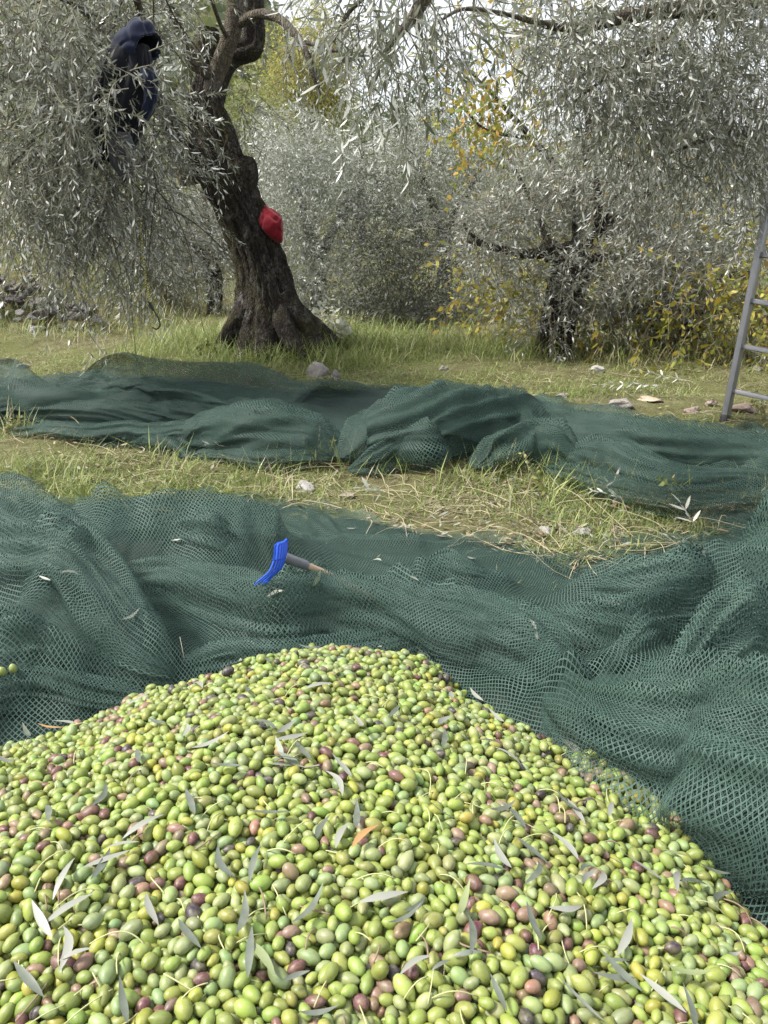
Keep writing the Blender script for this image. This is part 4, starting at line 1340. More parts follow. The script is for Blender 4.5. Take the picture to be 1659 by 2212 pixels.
    # taller evergreens closing the view
    spec = [(905, 250, 26, 80, 90, "dark evergreen tree rising behind the yellow leaves in the middle"), (1120, 380, 24, 130, 90, "dull green tree filling the gap behind the forked olive"),
            (1400, 400, 24, 150, 110, "dull green tree behind the crown of the forked olive"), (1640, 420, 24, 120, 140, "dull green tree behind the top of the ladder"),
            (780, 300, 25, 90, 70, "grey-green tree between the yellow feathery tree and the dark evergreen"),
            (90, 380, 20, 130, 90, "green tree on the slope at the far left behind the drooping leaves"), (360, 350, 22, 130, 100, "green tree on the slope just left of the leaning trunk")]
    for k, (px, py, Y, rx, ry, lab) in enumerate(spec):
        bx = P(px, 560, Y)[0]
        far_olive(lab, (bx, Y, float(G(bx, Y))), [], [blob(px, py, Y, rx, ry, 1.6, 420), blob(px - rx * .4, py + ry * .8, Y, rx * .8, ry * .7, 1.4, 220), blob(px + rx * .5, py + ry * .8, Y, rx * .8, ry * .8, 1.4, 220)],
            Y, 160 + k, leaf=0.13, lw=0.05, pal=[[(0.04, 0.065, 0.03), (0.06, 0.085, 0.04), (0.03, 0.045, 0.025)], [(0.09, 0.12, 0.05), (0.13, 0.15, 0.07), (0.07, 0.09, 0.045)]][0 if k in (0,) else 1],
            nodes=6, shape=4, sig=.3, down=.1, ell=(.3, .7), mat='far_leaf', name="broadleaf_tree", trunk_tubes=[[(px, 640, 12), (px, 520, 10), (px, py, 7)]], stems=False)
yellow_trees()

# woods on the far hillside: one mass
def far_woods():
    rng = np.random.default_rng(200)
    m = 1500
    y = rng.uniform(30, 150, m); x = rng.uniform(-.75, .75, m) * y
    z = G(x, y)
    size = rng.uniform(.8, 2.2, m)
    k = 26
    q = unit(rng.normal(size=(m, k, 3))) * (rng.random((m, k, 1)) ** .4)
    q[..., 2] = np.abs(q[..., 2]) * 1.2
    O = np.stack([x, y, z], -1)[:, None, :] + q * size[:, None, None]
    O = O.reshape(-1, 3)
    D = unit(rng.normal(size=O.shape)); N = unit(rng.normal(size=O.shape) + np.array([0, 0, .8]))
    L = np.repeat(size, k) * rng.uniform(.3, .6, len(O))
    pal = np.array([(0.06, 0.085, 0.045), (0.085, 0.11, 0.06), (0.05, 0.065, 0.04), (0.16, 0.16, 0.07), (0.12, 0.13, 0.10)])
    C = np.repeat(pal[rng.integers(0, 5, m)], k, 0) * rng.normal(1, .15, (len(O), 1))
    o = leaves_mesh("far_woods", O, D, N, L, L * .6, C, M['far_leaf'], None, 4)
    tag(o, "scrub and woods covering the far hillside", "woods", None, 'stuff')
far_woods()

# the olive tree whose branches hang in from the upper right
def overhang_tree():
    rng = np.random.default_rng(301)
    bx, by = 3.9, 6.4
    base = (bx, by, float(G(bx, by)))
    tree = empty("olive_tree", base, "olive tree whose leafy branches hang into the upper right above the ladder", "tree")
    tk = np.array([[bx, by, base[2] - .1], [bx - .05, by, 1.2], [bx - .2, by - .1, 2.2], [bx - .4, by - .3, 3.0]])
    tube("trunk", M['bark'], tree, tk, np.array([.34, .25, .22, .16]), 80, 48, .12, .16, 71)
    fork = tk[-1]
    lb = [
        [fork, P(1760, -60, 5.2), P(1659, 8, 4.8), P(1500, 18, 4.6), P(1380, 30, 4.4), P(1230, 60, 4.2), P(1090, 30, 4.0)],
        [fork, P(1800, 200, 5.2), P(1659, 285, 4.9), P(1560, 290, 4.7), P(1450, 330, 4.6)],
        [fork, P(1700, -260, 4.4), P(1450, -280, 3.7), P(1150, -200, 3.1), P(960, -60, 2.9), P(890, 40, 2.85), P(830, 110, 2.8)],
        [P(1500, 18, 4.6), P(1400, 120, 4.4), P(1320, 160, 4.3), P(1240, 220, 4.3)],
        [P(1090, 30, 4.0), P(1000, 20, 3.9), P(930, 60, 3.8)],
        [P(960, -60, 2.9), P(840, -40, 2.8), P(760, 20, 2.8), P(720, 90, 2.8)],
    ]
    rr = [(.09, .008), (.06, .006), (.07, .008), (.02, .005), (.012, .004), (.012, .004)]
    for k, (pts, (r0, r1)) in enumerate(zip(lb, rr)):
        pts = np.array([np.asarray(q, float) for q in pts])
        tube("limb", M['limb'], tree, pts, np.linspace(r0, r1, len(pts)), 60, 10, .10, 0, 80 + k)
    bl = [blob(1500, 60, 4.6, 150, 70, .6, 230), blob(1330, 70, 4.3, 120, 60, .5, 140), blob(1150, 30, 4.0, 90, 40, .4, 50), blob(1600, 190, 4.8, 80, 80, .5, 180), blob(1450, 190, 4.5, 100, 70, .5, 150),
          blob(1310, 190, 4.4, 80, 60, .4, 100), blob(1620, 310, 5.0, 70, 70, .4, 90), blob(1500, 300, 4.8, 90, 60, .4, 60), blob(1370, 290, 4.6, 60, 50, .3, 40), blob(1640, 430, 5.4, 50, 70, .4, 60), blob(1190, 120, 4.2, 70, 50, .4, 36), blob(1450, -70, 4.4, 300, 50, .6, 110)]
    O, D, L = cluster_twigs(bl, rng, 5, 0.09, None, 0.5, (0.18, 0.38))
    a, p1 = twig_system(O, D, L, rng.uniform(.2, .7, len(O)), 10, rng, 0.054, 0.0098, spread=(26, 55))
    bl = [blob(830, 60, 2.85, 80, 50, .25, 28), blob(770, 10, 2.8, 60, 40, .2, 16), blob(880, 110, 2.9, 50, 50, .2, 16), blob(800, 160, 2.85, 40, 40, .2, 12), blob(900, 0, 2.9, 90, 40, .25, 28), blob(1000, 20, 3.1, 60, 40, .25, 16), blob(850, -70, 2.8, 160, 40, .3, 24)]
    O, D, L = cluster_twigs(bl, rng, 4, 0.05, None, 0.75, (0.12, 0.24))
    b2, p2 = twig_system(O, D, L, rng.uniform(.2, .7, len(O)), 7, rng, 0.062, 0.0098)
    cat = [np.concatenate([u, v]) for u, v in zip(a, b2)]
    leaves_mesh("crown", *cat, M['olive_leaf'], tree, 6, rng.uniform(-.05, .3, len(cat[0])))
    stems_mesh("twigs", p1, 0.003, 0.001, M['twig'], tree)
    stems_mesh("hanging_twigs", p2, 0.0025, 0.0009, M['twig'], tree)
overhang_tree()

# ------------------------------------------------------------------ grass and ground litter
def net_cover():
    """mask of the ground that lies under a net or the heap"""
    pts = NET_A[::4, ::4, :2].reshape(-1, 2)
    def f(x, y):
        yb = np.interp(x, [p[0] for p in NETA_BACK], [p[1] for p in NETA_BACK])
        a = (y < yb - 0.02)
        yf = np.interp(x, FRB[:, 0], FRB[:, 1]); yk = np.interp(x, BKB[:, 0], BKB[:, 1])
        bq = (y > yf + .05) & (y < yk - .05)
        return a | bq
    return f
NETA_BACK = [tuple(PZ(px, py, 0.02)[:2]) for px, py in BACK_A]
covered = net_cover()

def blades(n, y0, y1, rng, hgt, flat, width, tufts=None):
    # spread evenly over the picture rather than over the land, so that near ground is as dense as far
    u = rng.random(n)
    y = 1 / (1 / y0 + u * (1 / y1 - 1 / y0))
    x = rng.uniform(-.62, .62, n) * (y + .4)
    return x, y

def build_grass():
    rng = np.random.default_rng(400)
    Os, Ds, Ns, Ls, Ws, Cs, Ku = [], [], [], [], [], [], []
    def add(x, y, h, lean, wid, cols, curl):
        n = len(x)
        z = G(x, y)
        az = rng.uniform(0, 6.283, n)
        out = np.stack([np.cos(az), np.sin(az), np.zeros(n)], -1)
        D = unit(out * np.sin(lean)[:, None] + np.array([0, 0, 1.0]) * np.cos(lean)[:, None])
        N = unit(np.array([0, 0, 1.0]) * np.sin(lean)[:, None] - out * np.cos(lean)[:, None])
        Os.append(np.stack([x, y, z - .005], -1)); Ds.append(D); Ns.append(N); Ls.append(h); Ws.append(wid); Cs.append(cols); Ku.append(curl)
    green = np.array([(0.16, 0.22, 0.05), (0.22, 0.27, 0.075), (0.28, 0.31, 0.11), (0.11, 0.165, 0.04)])
    straw = np.array([(0.36, 0.31, 0.19), (0.46, 0.42, 0.28), (0.22, 0.165, 0.10), (0.33, 0.31, 0.18)])
    def mixcols(x, y, share):
        n = len(x)
        pn = fbm(x * .9, y * .9, 0, 44, 3) * .42 + .38 * np.exp(-((x + .9) / 1.5) ** 2 - ((y - 7.0) / .9) ** 2) + .06 * sstep(4.4, 3.2, y)
        g = rng.random(n) < np.clip(share + pn, 0.05, .95)
        c = np.where(g[:, None], green[rng.integers(0, 4, n)], straw[rng.integers(0, 4, n)])
        return c * rng.normal(1, .16, (n, 1)).clip(.5, 1.6), g
    # mown and trampled sward
    for n, y0, y1 in ((140000, 2.3, 7.0), (70000, 5.5, 14.0)):
        x, y = blades(n, y0, y1, rng, 0, 0, 0)
        cov = covered(x, y)
        keep = ~cov
        # thin, bare patches of litter
        keep &= fbm(x * 1.9, y * 1.9, 0, 50, 3) + rng.normal(0, .3, n) > -0.42
        x, y = x[keep], y[keep]
        n = len(x)
        c, g = mixcols(x, y, .66)
        lean = np.where(g, rng.uniform(.45, 1.5, n), rng.uniform(1.1, 1.57, n))
        h = rng.uniform(.035, .10, n) * np.where(g, 1, 1.3)
        add(x, y, h, lean, rng.uniform(.0022, .0045, n) * (1 + y * .06), c, rng.uniform(0, .4, n))
    # under the front net, seen through its threads
    x, y = blades(9000, 1.5, 3.0, rng, 0, 0, 0)
    k = covered(x, y) & (pile_sd(x, y) < -.03)
    x, y = x[k], y[k]
    c, g = mixcols(x, y, .6)
    add(x, y, rng.uniform(.03, .06, len(x)), rng.uniform(1.1, 1.5, len(x)), rng.uniform(.002, .004, len(x)), c, rng.uniform(0, .2, len(x)))
    # long tufts around the trunk foot, along the bank and the far edge of the clearing
    tuft = [(360, 735, 60, 260), (430, 745, 50, 260), (330, 770, 70, 320), (620, 765, 60, 320), (560, 775, 70, 360), (480, 790, 70, 320), (700, 735, 40, 240), (760, 740, 50, 260), (800, 760, 60, 300), (740, 790, 50, 240),
            (130, 720, 60, 160), (220, 700, 70, 240), (30, 700, 50, 160), (880, 735, 60, 260), (950, 745, 60, 240), (1030, 755, 60, 200), (1120, 765, 60, 220), (1300, 770, 60, 220), (1400, 772, 60, 220), (1540, 772, 60, 220), (1650, 775, 50, 200),
            (40, 930, 40, 90), (1100, 1010, 60, 160), (1220, 1035, 60, 140), (850, 1020, 60, 120), (700, 1000, 40, 90), (1400, 1075, 40, 100), (1640, 1085, 40, 120)]
    tuft += [(px + dx, py + 6, sp, n) for (px, py, sp, n) in tuft[:21] for dx in (25,)] + [(rng.uniform(0, 1650), rng.uniform(990, 1120), 30, 50) for _ in range(26)]
    for (px, py, sp, n) in tuft:
        p = ground_point(px, py)
        s = sp * p[1] / FPX
        x = p[0] + rng.normal(0, s, n); y = p[1] + rng.normal(0, s * 1.0, n)
        kk = ~covered(x, y)
        x, y = x[kk], y[kk]; n = len(x)
        if n == 0: continue
        c, g = mixcols(x, y, .8)
        big = .55 + .45 * min(1, p[1] / 7)
        add(x, y, rng.uniform(.09, .30, n) * big, rng.uniform(.1, 1.0, n), rng.uniform(.003, .006, n) * (1 + p[1] * .05), c, rng.uniform(.1, .7, n))
    # taller rough grass on the slope beyond
    n = 26000
    u = rng.random(n)
    y = 1 / (1 / 9.0 + u * (1 / 34.0 - 1 / 9.0)); x = rng.uniform(-.65, .65, n) * y
    c, g = mixcols(x, y, .55)
    add(x, y, rng.uniform(.06, .24, n), rng.uniform(.1, 1.2, n), rng.uniform(.006, .014, n) * (y / 10), c, rng.uniform(.1, .6, n))
    O, D, N, L, W, C, K = [np.concatenate(q) for q in (Os, Ds, Ns, Ls, Ws, Cs, Ku)]
    o = leaves_mesh("grass", O, D, N, L, W, C, M['grass'], None, 4, K)
    tag(o, "short trampled green grass mixed with dry straw", "grass", None, 'stuff')
    # fallen leaves and crumbs of litter
    n = 11000
    u = rng.random(n)
    y = 1 / (1 / 2.3 + u * (1 / 9.0 - 1 / 2.3)); x = rng.uniform(-.6, .6, n) * (y + .3)
    k = (~covered(x, y)) & (fbm(x * 1.7, y * 1.7, 0, 58, 3) + rng.normal(0, .3, n) > .05)
    x, y = x[k], y[k]; n = len(x)
    az = rng.uniform(0, 6.28, n)
    Dl = unit(np.stack([np.cos(az), np.sin(az), rng.uniform(-.2, .35, n)], -1)); Nl = unit(np.stack([rng.normal(0, .35, n), rng.normal(0, .35, n), np.ones(n)], -1))
    pal = np.array([(0.17, 0.125, 0.075), (0.25, 0.225, 0.165), (0.10, 0.075, 0.045), (0.22, 0.225, 0.185), (0.27, 0.22, 0.13), (0.09, 0.105, 0.06)])
    Ll = rng.uniform(.018, .050, n)
    o = leaves_mesh("leaf_litter", np.stack([x, y, G(x, y) + rng.uniform(.004, .035, n)], -1), Dl, Nl, Ll, Ll * rng.uniform(.16, .4, n), pal[rng.integers(0, 6, n)] * rng.normal(1, .15, (n, 1)), M['fallen_leaf_ground'], None, 6, rng.uniform(-.3, .3, n))
    tag(o, "dead leaves and crumbs of litter strewn through the grass", "leaf litter", None, 'stuff')
    # fallen dry stalks
    n = 900
    u = rng.random(n)
    y = 1 / (1 / 2.5 + u * (1 / 7.0 - 1 / 2.5)); x = rng.uniform(-.55, .55, n) * y
    k = ~covered(x, y)
    x, y = x[k], y[k]; n = len(x)
    o0 = np.stack([x, y, G(x, y) + .02], -1)
    az = rng.uniform(0, 6.28, n)
    d = unit(np.stack([np.cos(az), np.sin(az), rng.uniform(-.05, .35, n)], -1))
    _, pos = twig_system(o0, d, rng.uniform(.1, .35, n), rng.uniform(0, .35, n), 6, rng)
    pos[..., 2] = np.maximum(pos[..., 2], G(pos[..., 0], pos[..., 1]) + .012)
    m = simple_material("dry_stalk", (0.38, 0.33, 0.21), .8, .2, .3, 20)
    o = stems_mesh("dry_stalks", pos, 0.0022, 0.001, m, None)
    tag(o, "thin pale dry stalks lying loose in the grass", "stalks", None, 'stuff')
build_grass()

# ------------------------------------------------------------------ stones
def stone_mesh(seed, sx, sy, sz):
    bm = bmesh.new()
    bmesh.ops.create_icosphere(bm, subdivisions=4, radius=1.0)
    bm.verts.index_update()
    V = np.array([v.co[:] for v in bm.verts])
    F = np.array([[v.index for v in f.verts] for f in bm.faces])
    bm.free()
    rng = np.random.default_rng(seed)
    for _ in range(12):                      # broken flat faces
        n = unit(rng.normal(size=3)); d = rng.uniform(.45, .82)
        h = V @ n - d
        V = V - np.outer(np.maximum(h, 0) * .97, n)
    V = V * (1 + .13 * fbm(V[:, 0] * 2.6 + seed, V[:, 1] * 2.6, V[:, 2] * 2.6, seed, 4))[:, None]
    return mesh_np("stone", V * np.array([sx, sy, sz]), [F], True)

def stone(px, py, w, h, label, col=(1, 1, 1), seed=1, parent=None, sink=0.62):
    p = ground_point(px, py)
    dep = p[1] * CP - (p[2] - CAMZ) * SP
    sx, sz = w * dep / FPX / 2, h * dep / FPX / 2 * 1.15
    o = link("stone", stone_mesh(seed, sx, sx * .8, sz), M['stone'], parent)
    o.location = (p[0], p[1] + sx * .4, p[2] + sz * (1 - sink)) 
    o.rotation_euler = (0, 0, seed * 1.3)
    o.color = rgba(col)
    if parent is None: tag(o, label, "stone", "loose stones in the grass")
    return o
STONES = [
    (678, 818, 70, 44, "large grey limestone lying in the grass before the leaning trunk", (1, .98, .95)),
    (722, 822, 34, 30, "dark small stone touching the large grey limestone", (.5, .5, .5)),
    (655, 1060, 64, 24, "flat pale grey stone between the two nets", (1.2, 1.2, 1.2)),
    (750, 1078, 46, 16, "small brownish stone half buried right of the flat pale one", (.9, .8, .65)),
    (75, 716, 50, 18, "white stone in the short grass on the left below the bank", (1.3, 1.3, 1.3)),
    (140, 712, 40, 22, "pinkish stone beside the white one below the bank", (1.15, .95, .85)),
    (45, 795, 44, 14, "small pale stone at the left edge behind the far net", (1.2, 1.15, 1.05)),
    (1405, 868, 60, 16, "flat tan stone slab in the grass left of the ladder", (1.2, 1.0, .75)),
    (1350, 880, 66, 24, "grey-brown stone just behind the far net's right half", (.9, .85, .8)),
    (1500, 892, 40, 20, "reddish stone between the tan slab and the ladder foot", (.95, .75, .65)),
    (1610, 893, 60, 26, "reddish brown rock just right of the ladder foot", (.8, .6, .52)),
    (1540, 878, 34, 20, "small reddish stone just left of the ladder foot", (.9, .7, .6)),
    (1290, 805, 40, 18, "pale stone alone in the sunny grass before the forked olive", (1.2, 1.2, 1.15)),
    (1215, 860, 44, 14, "small grey stone behind the peak of the far net", (1.1, 1.1, 1.1)),
    (1180, 1155, 50, 18, "pale stone among dry stalks behind the front net", (1.1, 1.1, 1.12)),
    (1260, 1160, 60, 20, "pale bluish stone in the grass behind the front net's right half", (1.1, 1.12, 1.2)),
    (1330, 1155, 40, 16, "brown stone behind the front net's right half", (.9, .75, .6)),
    (375, 1212, 44, 22, "white stone showing through the front net left of the blue rake", (1.5, 1.5, 1.5)),
    (1640, 800, 36, 16, "pale stone in the grass beyond the ladder rungs", (1.2, 1.15, 1.0)),
    (960, 800, 34, 14, "small pale stone in the grass behind the middle of the far net", (1.1, 1.1, 1.0)),
]
for k, (px, py, w, h, lab, c) in enumerate(STONES):
    stone(px, py, w, h, lab, c, 500 + k)

def stone_bank():
    rng = np.random.default_rng(520)
    base = ground_point(60, 690)
    e = empty("stone_bank", base, "low tumbled bank of grey and purple-grey stones at the left edge", "stone bank")
    for k in range(90):
        px = rng.uniform(-60, 215)
        f = rng.random()
        top = np.interp(px, [-60, 0, 60, 130, 215], [560, 575, 580, 610, 650])
        py = top + f * (692 - top)
        Y = 9.55 - 0.75 * f + rng.normal(0, .05)
        p = P(px, py, Y)
        w = rng.uniform(18, 46) * Y / FPX / 2
        o = link("stone", stone_mesh(540 + k % 12, 1, .8, .62) if k < 12 else STONE_CACHE[k % 12], M['stone'], e)
        if k < 12: STONE_CACHE.append(o.data)
        o.matrix_parent_inverse = Matrix.Identity(4)
        o.location = tuple(p - np.array(e.location))
        o.scale = (w, w, w * rng.uniform(.7, 1.2))
        o.rotation_euler = (rng.uniform(-.4, .4), rng.uniform(-.4, .4), rng.uniform(0, 6.3))
        s = rng.uniform(.16, .55)
        o.color = (s, s * rng.uniform(.88, .98), s * rng.uniform(.86, 1.02), 1)
STONE_CACHE = []
stone_bank()

# ------------------------------------------------------------------ boxes and bars
def box_between(a, b, wdir, w, t):
    """a bar from a to b with width w along wdir and thickness t"""
    a, b = np.asarray(a, float), np.asarray(b, float)
    d = unit(b - a); wd = np.asarray(wdir, float); wd = unit(wd - d * np.dot(wd, d)); td = np.cross(d, wd)
    V = [q + wd * sw * w / 2 + td * st * t / 2 for q in (a, b) for sw, st in ((-1, -1), (1, -1), (1, 1), (-1, 1))]
    F = [(0, 3, 2, 1), (4, 5, 6, 7), (0, 1, 5, 4), (1, 2, 6, 5), (2, 3, 7, 6), (3, 0, 4, 7)]
    return np.array(V), np.array(F)

def bar(name, parts, mat, parent, bevel=0.003):
    Vs, Fs, b = [], [], 0
    for V, F in parts:
        Vs.append(V); Fs.append(F + b); b += len(V)
    o = link(name, mesh_np(name, np.concatenate(Vs), [np.concatenate(Fs)]), mat, parent)
    if bevel:
        md = o.modifiers.new("bevel", 'BEVEL')
        md.width = bevel; md.segments = 2; md.limit_method = 'ANGLE'
    return o

def ladder():
    t = NT("aluminium")
    co = t.coord()
    n = t.noise(co, 12, 6, .7)
    mp = t.new('ShaderNodeMapping'); mp.inputs['Scale'].default_value = (30, 30, 1.5); t.l.new(co, mp.inputs[0])
    sc = t.noise(mp.outputs[0], 8, 5, .7)
    c = t.mix(n, (0.20, 0.203, 0.21), (0.36, 0.365, 0.38))
    c = t.mix(t.ramp(sc, [(.62, 0), (.7, .6)]), c, (0.16, 0.14, 0.12))
    alu = t.done(t.bsdf(c, t.math('ADD', .32, t.math('MULTIPLY', sc, .2)), .5, None, Metallic=.75))
    rub = simple_material("ladder_foot_plastic", (0.02, 0.02, 0.022), .6)
    foot = ground_point(1566, 908)
    top = P(1700, 250, foot[1] + .30)
    e = empty("ladder", foot, "silver aluminium ladder leaning at the right edge beside the reddish stones", "ladder")
    ax = unit(top - foot)
    rd = unit(np.array([0.72, -0.66, -0.22]))
    rd = unit(rd - ax * np.dot(rd, ax) * .5)
    depth = unit(np.cross(rd, ax))
    if depth[1] > 0: depth = -depth
    Lm = 3.4
    wid = .44
    for s in (0, 1):
        f = foot + rd * wid * s
        f = f.copy()
        V1 = box_between(f, f + ax * Lm, depth, .088, .034)
        o = bar("stile", [V1], alu, e, .003)
        fo = bar("foot_cap", [box_between(f - ax * .03, f + ax * .035, depth, .096, .042)], rub, o, .004)
        fo.matrix_parent_inverse = Matrix.Translation(-e.location) if False else Matrix.Identity(4)
        # its parent chain: ladder > stile > foot_cap, all in the ladder's frame
        fo.matrix_parent_inverse = o.matrix_parent_inverse.inverted() @ Matrix.Translation(-e.location) if False else Matrix.Identity(4)
    k = 0
    h = .19
    while h < Lm - .1:
        a = foot + ax * h + rd * .012; b = foot + ax * h + rd * (wid - .012)
        bar("rung", [box_between(a, b, depth, .040, .028), box_between(a + ax * .0155, b + ax * .0155, depth, .030, .004)], alu, e, .003)
        h += .28
ladder()

# ------------------------------------------------------------------ things lying on the heap and the nets
def top_of_heap(x, y, r=0.02):
    d2 = (OC[:, 0] - x) ** 2 + (OC[:, 1] - y) ** 2
    m = d2 < r * r
    return float(np.max(OC[m, 2] + OB[m])) if m.any() else float(pile_top(np.array([x]), np.array([y]))[0])

def heap_point(px, py):
    d = ray(px, py)
    t = np.linspace(0.7, 2.6, 1500)
    p = np.array([0, 0, CAMZ]) + d * t[:, None]
    k = int(np.argmax(p[:, 2] <= pile_top(p[:, 0], p[:, 1]) + .008))
    return p[k]

NET_PTS = NET_A.reshape(-1, 3)
NPX, NPY, NDEP = project(NET_PTS)
def net_point(px, py):
    """point of the front net that the picture shows there"""
    m = np.where((np.abs(NPX - px) < 9) & (np.abs(NPY - py) < 9) & (NPX > -1))[0]
    if len(m) == 0: return PZ(px, py, .1)
    return NET_PTS[m[np.argmin(NDEP[m])]]

def one_leaf_mesh(name, L, W, curl, seed, dark):
    """a single blade with a midrib fold, built fine enough to be seen close by"""
    k = 9
    t = np.linspace(0, 1, k)
    w = np.sin(np.pi * np.clip(t, 0, 1) ** 0.85) ** 1.05 * W / 2 + 0.0004
    rng = np.random.default_rng(seed)
    bend = rng.normal(0, .08)
    V, rows = [], []
    for i in range(k):
        c = np.array([t[i] * L, bend * L * math.sin(t[i] * 3.1), curl * L * (t[i] - .5) ** 2])
        rows.append([len(V) + j for j in range(3)])
        V += [c + np.array([0, w[i], 0.18 * w[i]]), c, c + np.array([0, -w[i], 0.18 * w[i]])]
    F = []
    for i in range(k - 1):
        for j in range(2):
            F.append((rows[i][j], rows[i][j + 1], rows[i + 1][j + 1], rows[i + 1][j]))
    V = np.array(V)
    col = np.array([dark] * len(V))
    return mesh_np(name, V, [np.array(F)], True, attrs={"col": np.concatenate([col, np.ones((len(V), 1))], 1)})

def frame(d, n):
    d = unit(np.asarray(d, float)); n = np.asarray(n, float)
    n = unit(n - d * np.dot(n, d)); s = np.cross(n, d)
    m = np.eye(4)
    m[:3, 0], m[:3, 1], m[:3, 2] = d, s, n
    return m

def heap_normal(x, y):
    e = .03
    a = np.array([x - e, x + e, x, x]); b = np.array([y, y, y - e, y + e])
    h = pile_top(a, b)
    return unit(np.array([-(h[1] - h[0]) / (2 * e), -(h[3] - h[2]) / (2 * e), 1.0]))

# (px, py, angle in the picture, length in picture units, side up: d dark upper side, s silvery underside, b bleached or brown)
LEAF_MARKS = [
    (455, 1603, 24, 105, 's'), (612, 1635, 174, 150, 'd'), (655, 1620, 130, 60, 'd'), (490, 1658, 176, 70, 'd'), (212, 1715, 58, 90, 'd'), (20, 1640, 168, 80, 'd'), (58, 1580, 120, 60, 'd'),
    (135, 1890, 62, 60, 's'), (232, 1855, 20, 70, 's'), (265, 1825, 10, 60, 's'), (490, 1860, 115, 80, 'd'), (700, 1790, 60, 130, 'd'), (740, 1800, 62, 80, 's'), (790, 1805, 40, 50, 'b'), (735, 1660, 130, 50, 's'),
    (720, 1690, 125, 40, 's'), (580, 1755, 178, 110, 'd'), (830, 1935, 12, 165, 's'), (668, 1960, 52, 70, 'd'), (90, 1985, 118, 95, 's'), (150, 1960, 32, 75, 's'), (60, 2110, 130, 80, 'd'), (690, 2185, 10, 80, 'd'),
    (1005, 1950, 74, 150, 'g'), (1050, 1870, 172, 90, 'd'), (1110, 1760, 132, 130, 'd'), (1150, 1830, 140, 110, 'd'), (1085, 1850, 120, 90, 's'), (1215, 1830, 135, 60, 's'), (1245, 1750, 125, 70, 's'), (1230, 1735, 140, 90, 'd'),
    (1320, 1745, 80, 60, 's'), (1290, 1890, 70, 50, 's'), (1225, 1955, 4, 75, 's'), (1350, 2020, 68, 100, 's'), (1330, 1860, 150, 120, 's'), (1390, 1880, 145, 110, 's'), (1150, 1995, 110, 80, 'd'), (1330, 2070, 0, 60, 'd'),
    (1230, 1610, 125, 70, 's'), (1260, 1622, 170, 60, 's'), (1180, 1640, 160, 90, 'd'), (1060, 1600, 170, 60, 'd'), (1095, 1625, 150, 70, 's'), (1400, 1692, 175, 60, 's'), (1470, 1900, 80, 60, 's'), (1500, 1905, 172, 110, 'd'),
    (1540, 1880, 160, 70, 'd'), (1430, 2140, 140, 80, 's'), (1480, 2095, 170, 120, 'g'), (1330, 2105, 172, 90, 'd'), (1560, 1945, 30, 60, 'd'), (960, 1760, 150, 60, 'd'), (1010, 2060, 8, 60, 'd'), (1250, 2165, 135, 80, 's'),
    (400, 1580, 75, 80, 's'), (340, 1560, 165, 60, 'd'), (570, 1565, 160, 60, 'd'), (410, 1730, 110, 70, 'd'), (310, 1780, 30, 60, 's'), (100, 1755, 100, 60, 'd'), (770, 1565, 115, 40, 's'), (880, 1560, 160, 70, 'd'),
    (820, 1398, 40, 45, 's'), (905, 1405, 95, 40, 'd'), (930, 1420, 170, 50, 'd'), (670, 1400, 175, 60, 'd'), (520, 1430, 80, 40, 's'), (300, 1510, 30, 50, 's'), (140, 1565, 170, 60, 's'), (110, 1570, 172, 60, 'b'),
    (690, 1480, 10, 60, 's'), (960, 1560, 30, 50, 's'), (770, 1440, 170, 50, 'd'), (1030, 1500, 135, 60, 's'), (630, 1590, 12, 70, 's'), (560, 2060, 130, 90, 'g'), (640, 2110, 20, 50, 'd'), (330, 1960, 110, 60, 's'), (900, 2085, 30, 60, 's'),
]
LEAFCOL = {'d': (0.052, 0.068, 0.050), 's': (0.205, 0.21, 0.18), 'b': (0.34, 0.17, 0.04), 'g': (0.17, 0.21, 0.075)}
def single_leaf_material():
    t = NT("fallen_olive_leaf")
    co = t.coord()
    c = t.mix(t.math('MULTIPLY', t.noise(co, 60, 4), .35), t.attr("col"), (0.30, 0.31, 0.25))
    return t.done(t.bsdf(c, .45, .45))
M['fallen_leaf'] = single_leaf_material()

